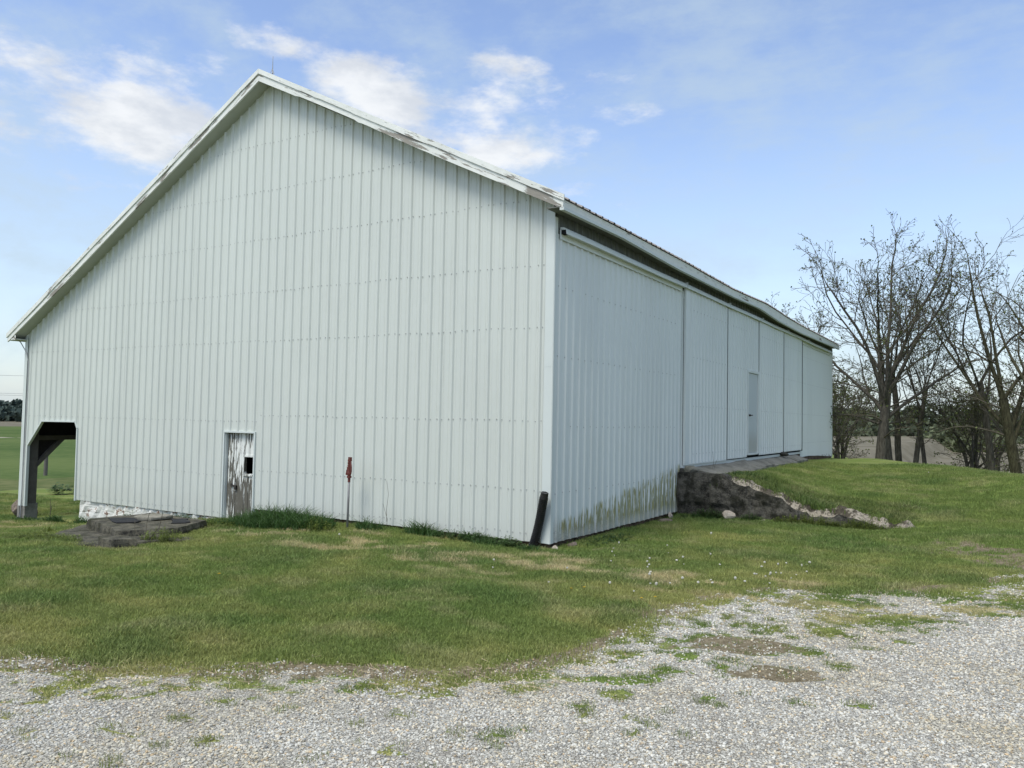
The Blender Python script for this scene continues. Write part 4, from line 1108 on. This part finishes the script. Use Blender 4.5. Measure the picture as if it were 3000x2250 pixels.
# shrub seen through the bay
leafy_weed(Z3(-21.6,4.9), .5,.35,.6,42,21,'small leafy sapling on the lawn seen through the open bay','leafy',.12,'sapling','sapling')
# dandelions
DP = [(1.1,-.18),(1.24,-.59),(1.63,.49),(2.21,.54),(1.98,-.13),(2.14,-.34),(1.85,-.73),(1.88,-.92),(2.55,-.15),(3.01,.24),(3.05,-.02),(3.11,-.47),(3.13,-.65),(3.23,.12),(3.36,-.32),(3.28,-.3),(3.24,-.38),(3.23,-.62),(3.29,-.63),(3.23,.45),(3.42,.54),(3.46,.63),(3.55,.4),(3.48,.31),(3.6,-.06),(3.52,-.23),(3.51,-.47),(2.16,-1.49),(2.29,-1.83),(2.78,-1.18),(2.87,-1.39),(2.47,-1.75),(2.58,-1.57),(2.76,-1.63),(3.1,-1.29),(3.15,-1.14),(3.37,-.97),(2.0,-2.33),(2.3,-2.36),(2.48,-2.16),(.36,-2.06),(1.36,-2.49),(-2.9,-1.3),
      (.25,-.33),(1.0,-.06),(.84,.4),(.81,.64),(1.22,.42),(1.43,1.04),(1.68,-.29),(1.71,-.52),(2.11,.85),(2.02,0),(2.02,-1.15),(.09,-1.65),(1.13,-1.62),(4.15,11.5),(1.67,2.26)]
mw = newmat('seed_fluff', .9, .1); setc(mw, (.72,.70,.62)); my = newmat('yellow_petals', .7, .2); setc(my, (.62,.42,.02)); ms = newmat('flower_stem', .7, .2); setc(ms, (.13,.15,.05))
def dandelion(yellow):
    r_ = random.Random(9+yellow); root = empty('dandelion', (0,0,0))
    hgt = .13 if not yellow else .05
    mb = MB(); mb.tube([(0,0,-.01),(.006,0,hgt*.6),(.0,.004,hgt)],.0022,5); mb.build('stem', ms.m, root)
    mb = MB(); c = Vector((0,.004,hgt))
    if yellow:
        for i in range(26):
            a = i*.2417*6.283/ .58; a = i*2.4; l = .008+.012*(i/26); q = .6-.5*i/26
            p0 = c; p1 = c+Vector((math.cos(a)*l, math.sin(a)*l, q*.012)); t_ = Vector((-math.sin(a),math.cos(a),0))*.003
            mb.add([p0-t_*.4,p0+t_*.4,p1+t_,p1-t_],[(0,1,2,3)])
        mb.build('flower_head', my.m, root)
    else:
        g_ = (1+5**.5)/2
        for i in range(90):
            z = 1-2*(i+.5)/90; rr_ = math.sqrt(1-z*z); a = 2*math.pi*i/g_; dv = Vector((rr_*math.cos(a), rr_*math.sin(a), z)); t_ = dv.orthogonal().normalized(); u_ = dv.cross(t_)
            e = c+dv*.019; mb.add([c, e+t_*.003, e-t_*.003],[(0,1,2)]); mb.add([e+t_*.0035,e+u_*.0035,e-t_*.0035,e-u_*.0035],[(0,1,2,3)])
        mb.build('seed_head', mw.m, root)
    return root
pw = dandelion(0); yw = dandelion(1)
for i, (x, y) in enumerate(DP):
    o = pw if i == 0 else copy_tree(pw); o.location = (x, y, Hf(x,y)-.01); s_ = .5+.35*random.random(); o.scale = (s_,s_,s_*random.uniform(.55,1.25)); o.rotation_euler = (random.uniform(-.25,.25),random.uniform(-.25,.25),random.random()*6)
    tag(o, 'white dandelion seed head in the lawn', 'dandelion', 'dandelions gone to seed in the lawn')
for i, (x, y) in enumerate([(2.53,-2.69),(1.8,-2.51),(1.72,-2.66),(2.62,-2.55),(-1.79,-4.37)]):
    o = yw if i == 0 else copy_tree(yw); o.location = (x, y, Hf(x,y)-.005); o.scale = (1,1,1)
    tag(o, 'small yellow dandelion flower in the lawn', 'dandelion', 'yellow dandelions in the lawn')

# ------------------------------------------------------------------ trees
def tree_data(seed, trunk_h, trunk_r, limbs, limb_len, spread, levels, lean=(0,0), stems=1, droop=.0, density=1.0, fork=.5, low=0, limb_dirs=None, top_bias=.15):
    r_ = random.Random(seed); segs = ([], [], []); tips = []   # (trunk, branch, twig)
    def rnd(): return Vector((r_.gauss(0,1), r_.gauss(0,1), r_.gauss(0,1)))
    def path(p0, d, L_, n_, wander, up):
        pts = [p0.copy()]; d = d.normalized()
        for i in range(n_):
            d = (d+rnd()*wander+Vector((0,0,up))).normalized(); pts.append(pts[-1]+d*(L_/n_))
        return pts, d
    def at(pts, t):
        f = t*(len(pts)-1); i = min(int(f), len(pts)-2); return pts[i].lerp(pts[i+1], f-i), (pts[i+1]-pts[i]).normalized()
    def side_dir(d, ang):
        a = d.orthogonal().normalized(); q = Matrix.Rotation(r_.random()*6.283, 3, d) @ a
        return (d*math.cos(ang)+q*math.sin(ang)).normalized()
    def branch(p0, d, L_, r0, lvl):
        n_ = (6,6,5,4,3)[min(lvl,4)]
        pts, dd = path(p0, d, L_, n_, (.05,.10,.16,.22,.25)[min(lvl,4)], (.02,.03,.02,.02,.02)[min(lvl,4)]-droop)
        r1 = r0*.35 if lvl < levels else r0*.6
        rad = [r0+(r1-r0)*(i/n_)**.8 for i in range(n_+1)]
        segs[0 if lvl <= 1 else (1 if lvl == 2 else 2)].append((pts, rad, 8 if lvl == 0 else (6 if lvl == 1 else (4 if lvl == 2 else 3))))
        if lvl >= levels:
            tips.append((pts[-1], dd)); 
            if r_.random() < .6: tips.append((pts[-2], dd))
            return
        nch = int(((7,9,7,5,4)[min(lvl,4)]+r_.randint(-1,1))*density)
        for c_ in range(nch):
            t = (.22 if lvl == 1 else .12)+(.86)*(c_+r_.random())/nch; t = min(t, .98)
            p, dl = at(pts, t)
            ang = R(r_.uniform(24,58)); cd = side_dir(dl, ang)
            cd = (cd+Vector((0,0,top_bias*r_.random()))).normalized()
            cl = L_*(.62-.30*t)*r_.uniform(.7,1.2); cr = max(.005, (r0+(r1-r0)*t)*r_.uniform(.38,.55))
            branch(p, cd, cl, cr, lvl+1)
        # terminal continuation
        branch(pts[-1], (dd+rnd()*.15), L_*.34, max(.006, r1*.9), lvl+1)
    for s_ in range(stems):
        off = Vector((0,0,0)) if stems == 1 else Vector((r_.uniform(-.35,.35), r_.uniform(-.35,.35), 0))*(1+.4*stems/3)
        d0 = Vector((lean[0], lean[1], 1))+rnd()*(.05 if stems == 1 else .22)
        pts, dd = path(off+Vector((0,0,-.4)), d0, trunk_h+.4, 6, .03, .02)
        rad = [trunk_r*(1.35 if i == 0 else 1.0)*(1-.22*i/6) for i in range(7)]
        segs[0].append((pts, rad, 10))
        dirs = limb_dirs or [None]*limbs
        for li, ld in enumerate(dirs):
            t = fork+(1-fork)*(li+1)/len(dirs); p, dl = at(pts, min(t, .99))
            if ld is None:
                a = 6.283*(li/len(dirs))+r_.uniform(-.5,.5); tl = R(spread*r_.uniform(.4,1.15)); dv = Vector((math.sin(tl)*math.cos(a), math.sin(tl)*math.sin(a), math.cos(tl))); ln = limb_len*r_.uniform(.8,1.12); rr_ = trunk_r*r_.uniform(.34,.48)
            else: dv, ln, rr_ = Vector(ld[0]), ld[1], trunk_r*ld[2]
            branch(p, dv, ln, rr_, 1)
        for li in range(low):
            p, dl = at(pts, r_.uniform(.35,.9)); a = r_.random()*6.283
            branch(p, Vector((math.cos(a), math.sin(a), r_.uniform(.0,.5))), limb_len*.42*r_.uniform(.7,1.1), trunk_r*.2, 2)
    return segs, tips
def tubes_np(lst, minr):
    V = []; F = []; b = 0
    for pts, rad, n_ in lst:
        P_ = np.array(pts); k_ = len(P_); D = np.gradient(P_, axis=0); D /= np.linalg.norm(D, axis=1)[:,None]+1e-9
        ref = np.array([0,0,1.]) if abs(D[0,2]) < .9 else np.array([1.,0,0])
        A = np.cross(D, ref); A /= np.linalg.norm(A, axis=1)[:,None]+1e-9; B = np.cross(D, A)
        th = np.arange(n_)*2*np.pi/n_; rr_ = np.maximum(np.array(rad), minr)
        ring = P_[:,None]+(A[:,None]*np.cos(th)[None,:,None]+B[:,None]*np.sin(th)[None,:,None])*rr_[:,None,None]
        V.append(ring.reshape(-1,3)); i = np.arange(k_-1)[:,None]*n_; j = np.arange(n_)[None,:]; j2 = (j+1)%n_
        F.append((b+np.stack([i+j, i+j2, i+n_+j2, i+n_+j], -1)).reshape(-1,4)); b += k_*n_
    return np.concatenate(V), np.concatenate(F)
def np_mesh(name, V, F, mats, midx=None, va=None, smooth=True):
    me = bpy.data.meshes.new(name); me.vertices.add(len(V)); me.vertices.foreach_set('co', V.astype(np.float32).ravel())
    me.loops.add(F.size); me.loops.foreach_set('vertex_index', F.astype(np.int32).ravel()); me.polygons.add(len(F))
    me.polygons.foreach_set('loop_start', np.arange(len(F))*4); me.polygons.foreach_set('loop_total', np.full(len(F), 4)); me.update(calc_edges=True)
    for m_ in mats: me.materials.append(m_)
    if midx is not None: me.polygons.foreach_set('material_index', midx.astype(np.int32))
    if va is not None: a = me.attributes.new('v','FLOAT','POINT'); a.data.foreach_set('value', va.astype(np.float32))
    if smooth: me.polygons.foreach_set('use_smooth', np.ones(len(F), bool))
    return me
def leaf_quads(tips, r_, per, size, spread):
    n_ = len(tips)*per; C_ = np.repeat(np.array([t[0] for t in tips]), per, 0)+r_.normal(0, spread, (n_,3))
    A = r_.normal(0,1,(n_,3)); A /= np.linalg.norm(A,axis=1)[:,None]; B = np.cross(A, r_.normal(0,1,(n_,3))); B /= np.linalg.norm(B,axis=1)[:,None]
    s_ = size*(.5+r_.random((n_,1))); A *= s_; B *= s_*.45
    V = np.stack([C_, C_+A*.5+B, C_+A, C_+A*.5-B], 1).reshape(-1,3); F = np.arange(n_*4).reshape(-1,4)
    return V, F, np.repeat(r_.random(n_), 4)
TREES = 0
def make_tree(data, label, leaf=(3,.075,.05), seed=1, minr=.007, bark='bark', name='bare_tree', group=None, cat='tree'):
    segs, tips = data; root = empty(name, (0,0,0)); tag(root, label, cat, group)
    V, F = tubes_np(segs[0], minr); me = np_mesh('trunk', V, F, [M[bark]]); o = bpy.data.objects.new('trunk', me); ROOT.objects.link(o); o.parent = root
    V, F = tubes_np(segs[1]+segs[2], minr); L_, LF, va = leaf_quads(tips, np.random.default_rng(seed), *leaf)
    mi = np.r_[np.zeros(len(F)), np.ones(len(LF))]; F2 = np.concatenate([F, LF+len(V)]); va2 = np.r_[np.full(len(V), .5), va]
    me = np_mesh('crown', np.concatenate([V, L_]), F2, [M['twig'], M['leaf']], mi, va2, False)
    o = bpy.data.objects.new('crown', me); ROOT.objects.link(o); o.parent = root
    return root
def stand(o, az, dist, rz=0, s_=1, dz=0, base=None):
    x = CAMP[0]+dist*math.sin(R(az)); y = CAMP[1]+dist*math.cos(R(az)); o.location = (x, y, (Hf(x,y) if base is None else base)+dz); o.rotation_euler = (0,0,rz); o.scale = (s_,s_,s_); return o
# the big tree: limbs chosen by hand in the tree's own axes (x across the view, z up)
big = tree_data(3, 3.9, .27, 6, 7.0, 35, 4, lean=(-.02,0), fork=.5, low=6, density=.96, limb_dirs=[
    ((-.85,-.1,.35),3.3,.28), ((.80,.2,.62),5.0,.40), ((-.60,.15,.80),5.4,.42), ((.1,-.55,.8),4.8,.32), ((-.30,-.35,.95),6.2,.46), ((.52,-.3,.85),6.0,.42), ((.20,.35,.97),6.5,.46), ((-.08,.05,1),6.4,.46)])
t1 = make_tree(big, 'largest wide-crowned bare tree just right of the barn end', (1,.07,.03), 1, .008); stand(t1, -6.65, 34, R(5), .78)
v2 = tree_data(12, 4.4, .15, 4, 4.6, 26, 4, fork=.6, low=3, density=.58); tA = make_tree(v2, 'slim bare tree standing close to the right of the largest tree', (1,.07,.03), 2, .009); stand(tA, -6.05, 35.5, 0, 1)
v3 = tree_data(23, 3.6, .11, 4, 4.0, 34, 4, fork=.5, low=4, density=.6); tB = make_tree(v3, 'leaning thin tree with low branches, fourth trunk of the row right of the barn', (1,.07,.03), 3, .009); stand(tB, -4.75, 37, 1.1, 1)
def cp(src, label, az, dist, rz, s_, base=None):
    o = copy_tree(src); tag(o, label); return stand(o, az, dist, rz, s_, base=base)
cp(tB, 'small tree behind the barn end whose top shows over the roof', -11.3, 44, 4.4, .98)
cp(tA, 'thin bare tree third in the row right of the barn', -5.55, 37.5, 2.0, .95)
cp(tB, 'small forked tree at the right end of the row beside the largest tree', -3.95, 38, 3.3, .85)
#cp(tA, 'young tree low behind the lower right side of the largest tree', -3.2, 43, 4.0, .62)
# right-hand row
rb = tree_data(35, 4.6, .27, 6, 6.6, 30, 4, fork=.42, low=4, density=.64, top_bias=.3); tR = make_tree(rb, 'thick mossy tree near the right edge of the picture', (1,.07,.03), 4, .008, 'mossbark'); stand(tR, 1.0, 34.5, .6, .76)
cp(tA, 'slender straight trunk left of the thick mossy tree', -.25, 36, 1.3, .95)
cp(tR, 'mossy tree at the very right edge of the picture', 2.0, 33.5, 2.7, .74)
cp(tR, 'mossy tree just outside the right edge reaching in with its branches', 3.6, 36, 4.1, .8)
mt = tree_data(44, 1.7, .10, 4, 3.2, 38, 4, stems=4, fork=.35, low=2, density=.62); tM = make_tree(mt, 'bushy many-stemmed tree left of the mossy row', (1,.075,.05), 5, .0085, name='multi_stem_tree'); stand(tM, -1.35, 38, 0, .85)
cp(tM, 'grey many-stemmed thicket tree low behind the slender straight trunk', -.7, 44, 2.1, 1.05)
cp(tM, 'many-stemmed thicket tree touching the corner of the barn', -10.4, 42, 1.0, .9)
cp(tM, 'many-stemmed thicket tree second from the barn corner', -9.2, 45, 3.0, .95)

# far-off woods: one leafy mass each
def woods(name, mat, blobs, n_, q, seed, label):
    r_ = np.random.default_rng(seed); V=[]; 
    w_ = np.array([b[3]*b[4] for b in blobs]); w_ = w_/w_.sum(); idx = r_.choice(len(blobs), n_, p=w_); Bl = np.array(blobs)
    d_ = r_.normal(0,1,(n_,3)); d_ /= np.linalg.norm(d_,axis=1)[:,None]; rad = r_.random(n_)**.22
    C_ = Bl[idx,:3]+d_*rad[:,None]*np.c_[Bl[idx,3],Bl[idx,3],Bl[idx,4]]*(1+.12*r_.normal(0,1,(n_,1)))
    A = r_.normal(0,1,(n_,3)); A /= np.linalg.norm(A,axis=1)[:,None]; B = np.cross(A, r_.normal(0,1,(n_,3))); B /= np.linalg.norm(B,axis=1)[:,None]
    s_ = q*(.5+r_.random((n_,1)))
    V = np.stack([C_-A*s_, C_+B*s_, C_+A*s_, C_-B*s_],1).reshape(-1,3); F = np.arange(n_*4).reshape(-1,4)
    me = np_mesh(name, V, F, [mat], va=np.repeat(.5*r_.random(n_)+.5*r_.random(len(blobs))[idx],4), smooth=False)
    o = bpy.data.objects.new(name, me); ROOT.objects.link(o); tag(o, label, 'woods', kind='stuff'); return o
M['far_leaf'] = inst_mat('far_tree_foliage', .9, .05, .15, .45, (.11,.13,.085))
M['far_leaf_dark'] = inst_mat('far_hazed_foliage', .9, .05, .15, .45, (.075,.10,.085))  # bluish grey of distance haze put into the leaf colour
M['mid_leaf'] = inst_mat('spring_foliage', .9, .05, .2, .4, (.15,.17,.10))
def arc(az0, az1, dist, hmin, hmax, step, seed, z=-2.2, depth=18):
    r_ = random.Random(seed); out = []; a = az0
    while a < az1:
        dd = dist+r_.uniform(0, depth); h = r_.uniform(hmin, hmax); x = CAMP[0]+dd*math.sin(R(a)); y = CAMP[1]+dd*math.cos(R(a)); w = h*r_.uniform(.45,.8)
        out += [(x, y, z+h*.55, w, h*.5), (x+r_.uniform(-w,w)*.5, y, z+h*.3, w*1.1, h*.32)]; a += step*r_.uniform(.5,1.3)
    return out
woods('distant_woods', M['far_leaf_dark'], arc(-78,-45,345,5,8.2,.55,1)+arc(-70,-52,300,3,5,.8,2), 26000, 1.0, 3, 'dark distant tree line beyond the fields on the left')
woods('distant_woods', M['far_leaf'], arc(-20,14,255,6,10,.7,5)+arc(-20,14,240,3,5,.8,6), 30000, .8, 4, 'dark green tree line at the far edge of the ploughed field')
bl = [(CAMP[0]+150*math.sin(R(a)), CAMP[1]+150*math.cos(R(a)), -.9, w, h*.8) for a, h, w in ((-2.6,4.2,4.5),(-1.9,3.6,4.0),(-.9,3.0,4.5),(-3.4,2.6,3.2))]
woods('hazy_grove', M['mid_leaf'], bl, 2600, .38, 6, 'pale leafing grove standing in the ploughed field between the two tree rows')
# hedge and scrub right behind the bare trees near the barn
sb = arc(-12.5,-5.2,66,2.6,5.2,.7,7,-1.6,8)
#woods('scrub', M['mid_leaf'], sb, 1500, .12, 8, 'thin leafing scrub behind the thicket next to the barn')

# fence post, stick, wires on the left
mb = MB(); mb.tube([(0,0,-.3),(.01,0,.6),(.0,0,1.35)],[.09,.085,.08],8); fp = mb.build('fence_post', M['wood']); fp.location = (-32.3,10.05,Hf(-32.3,10.05)); tag(fp, 'weathered wooden fence post seen through the open bay', 'post')
mb = MB(); mb.tube([(-.9,0,-.1),(0,0,.4),(1.2,.2,1.0)],[.05,.05,.04],6); fp = mb.build('fence_rail', M['wood']); fp.location = (-28.6,11.3,Hf(-28.6,11.3)+.25); tag(fp, 'fallen slanting fence rail seen at the right of the open bay', 'rail')
for i, (z, yy) in enumerate(((8.9,0),(5.3,4),(4.95,8))):
    mb = MB(); mb.tube([(-190,60+yy,z),(-150,82+yy,z-.35),(-110,104+yy,z)],.035,4); w_ = mb.build('power_line', M['steel']); tag(w_, ('upper thin power line over the far left field','middle thin power line over the far left field','lowest thin power line over the far left field')[i], 'power line')
# leaf litter / dry bits on the gravel edge: dry stalks as stuff
n = 700; x = RNG.uniform(-.6,3.2,4000); y = RNG.uniform(-8,-5.2,4000); e = sdist(x,y,EDGE); kk = (np.abs(e-.15)<.28+.2*RNG.random(4000)); x,y = x[kk][:n],y[kk][:n]; n = len(x)
a = RNG.random(n)*6.28; l = .02+.05*RNG.random(n); z = ground_z(x,y)+.012
vs = np.stack([np.c_[x,y,z],np.c_[x+.003,y+.002,z+.003],np.c_[x+np.cos(a)*l,y+np.sin(a)*l,z+.012],np.c_[x+np.cos(a)*l-.002,y+np.sin(a)*l-.002,z+.010]],1).reshape(-1,3)
ms_ = newmat('dry_straw', .8, .2); setc(ms_, (.42,.34,.22))
o = bpy.data.objects.new('dry_straw', np_mesh('dry_straw', vs, np.arange(n*4).reshape(-1,4), [ms_.m], smooth=False)); ROOT.objects.link(o); tag(o,'dry straw bits along the lawn edge of the gravel','straw',kind='stuff')

# ------------------------------------------------------------------ sky, sun, camera
SUN_AZ, SUN_EL = -172.0, 58.0
w = bpy.data.worlds.new('World'); SC.world = w; w.use_nodes = True
t = w.node_tree; k = NT(t); bg = t.nodes['Background']
sky = t.nodes.new('ShaderNodeTexSky'); sky.sky_type = 'NISHITA'; sky.sun_disc = False
sky.sun_elevation = R(SUN_EL); sky.sun_rotation = R(SUN_AZ % 360); sky.air_density = 1.0; sky.dust_density = 1.0; sky.ozone_density = 1.6
gen = t.nodes.new('ShaderNodeTexCoord').outputs['Generated']
sp = k.n('ShaderNodeSeparateXYZ', _0=gen); az = k.math('MULTIPLY', k.math('ARCTAN2', sp.outputs[0], sp.outputs[1]), 57.2958); el = k.math('MULTIPLY', k.math('ARCSINE', sp.outputs[2]), 57.2958)
def blob(a, e, sa, se, amp=1.0):
    u = k.math('DIVIDE', k.math('SUBTRACT', az, a), sa); v_ = k.math('DIVIDE', k.math('SUBTRACT', el, e), se)
    return k.math('MULTIPLY', k.math('SUBTRACT', 1, k.math('SQRT', k.math('ADD', k.math('MULTIPLY',u,u), k.math('MULTIPLY',v_,v_)))), amp)
bl = None
for q in ((-57,18.7,9.5,4.3,1.2),(-52.5,17.6,6.5,3.2,1.1),(-61.5,20.4,5.5,2.4,.8),(-40.5,21.3,7.0,4.0,1.15),(-44.5,22.8,4.5,2.4,1.0),(-47.8,24.3,3.2,1.5,.8),(-35,20.3,7.5,3.2,.42),(-33,18.8,5,1.8,.55),(-58.5,14.4,3.5,1.1,.55),(-54.5,14.0,3.0,1.0,.55),(-65,17,4,3,.5),(-33.5,24.6,3.5,1.3,.45),(-100,22,20,6,.8),(60,28,22,8,.8),(140,35,30,10,.9)):
    b_ = blob(*q); bl = b_ if bl is None else k.math('MAXIMUM', bl, b_)
vec = k.mapping(gen, (1,1,2.3))
n1 = k.noise(vec, 9.0, 12, .60); n2 = k.noise(k.mapping(gen,(1,1,1.5),loc=(3,1,2)), 3.0, 6, .55)
den = k.math('MULTIPLY_ADD', k.math('SUBTRACT', n1, .5), 3.3, k.math('MULTIPLY', k.math('MAXIMUM', bl, -1.2), .95))
cl = k.smooth(den, -.05, .82)
shade = k.smooth(k.noise(k.mapping(gen,(1,1,2.3),loc=(.02,.0,.05)), 9, 9, .6), .34, .62)
n3 = k.noise(k.mapping(gen,(1.0,2.6,4.2),rot=(.3,.25,.6),loc=(1,4,2)), 5.5, 10, .62); n4 = k.noise(k.mapping(gen,(2.2,1,3.0),rot=(-.2,.3,-.5)), 14, 8, .6)
veil = k.math('MULTIPLY', k.smooth(k.math('ADD', k.math('MULTIPLY', n2, .5), k.math('ADD', k.math('MULTIPLY', n3, .38), k.math('MULTIPLY', n4, .12))), .41, .63), .62)
hz = k.math('MULTIPLY', k.math('SUBTRACT', 1, k.smooth(el, -2, 26)), .62)
CS = 1.0
SKYK = 9.0
cloudc = k.mix(shade, (3.5,3.7,4.0), (4.75,4.85,4.95))
gain = k.mix(1.0, sky.outputs[0], (1.24,1.17,1.19), 'MULTIPLY')
c = k.mix(veil, gain, (2.7,3.35,3.95))
c = k.mix(hz, c, (3.0,3.65,4.0))
c = k.mix(k.math('MULTIPLY', cl, .93), c, cloudc)
t.links.new(c, bg.inputs[0]); bg.inputs[1].default_value = .12
sun = bpy.data.lights.new('sun', 'SUN'); sun.energy = 1.75; sun.angle = R(26); sun.color = (1.0,.975,.86)
so = bpy.data.objects.new('sun', sun); ROOT.objects.link(so)
sd_ = Vector((math.sin(R(SUN_AZ))*math.cos(R(SUN_EL)), math.cos(R(SUN_AZ))*math.cos(R(SUN_EL)), math.sin(R(SUN_EL))))
so.rotation_euler = sd_.to_track_quat('Z','Y').to_euler(); so.location = (0,0,30)
cam = bpy.data.cameras.new('camera'); co = bpy.data.objects.new('camera', cam); ROOT.objects.link(co)
r3 = Vector((.85234796,.52262324,.01918079)); u3 = Vector((.00669412,-.04757607,.99884519)); f3 = Vector((-.52293226,.85123526,.04404987))
mx = Matrix((( r3.x,u3.x,-f3.x,CAMP[0]),(r3.y,u3.y,-f3.y,CAMP[1]),(r3.z,u3.z,-f3.z,CAMP[2]),(0,0,0,1)))
co.matrix_world = mx; cam.sensor_width = 36; cam.lens = 2325.627/3000*36; cam.clip_end = 3000; cam.clip_start = .05
SC.camera = co
SC.view_settings.view_transform = 'Standard'; SC.view_settings.look = 'None'; SC.view_settings.exposure = .74; SC.view_settings.gamma = 1
SC.cycles.max_bounces = 6; SC.cycles.diffuse_bounces = 3; SC.cycles.transparent_max_bounces = 4
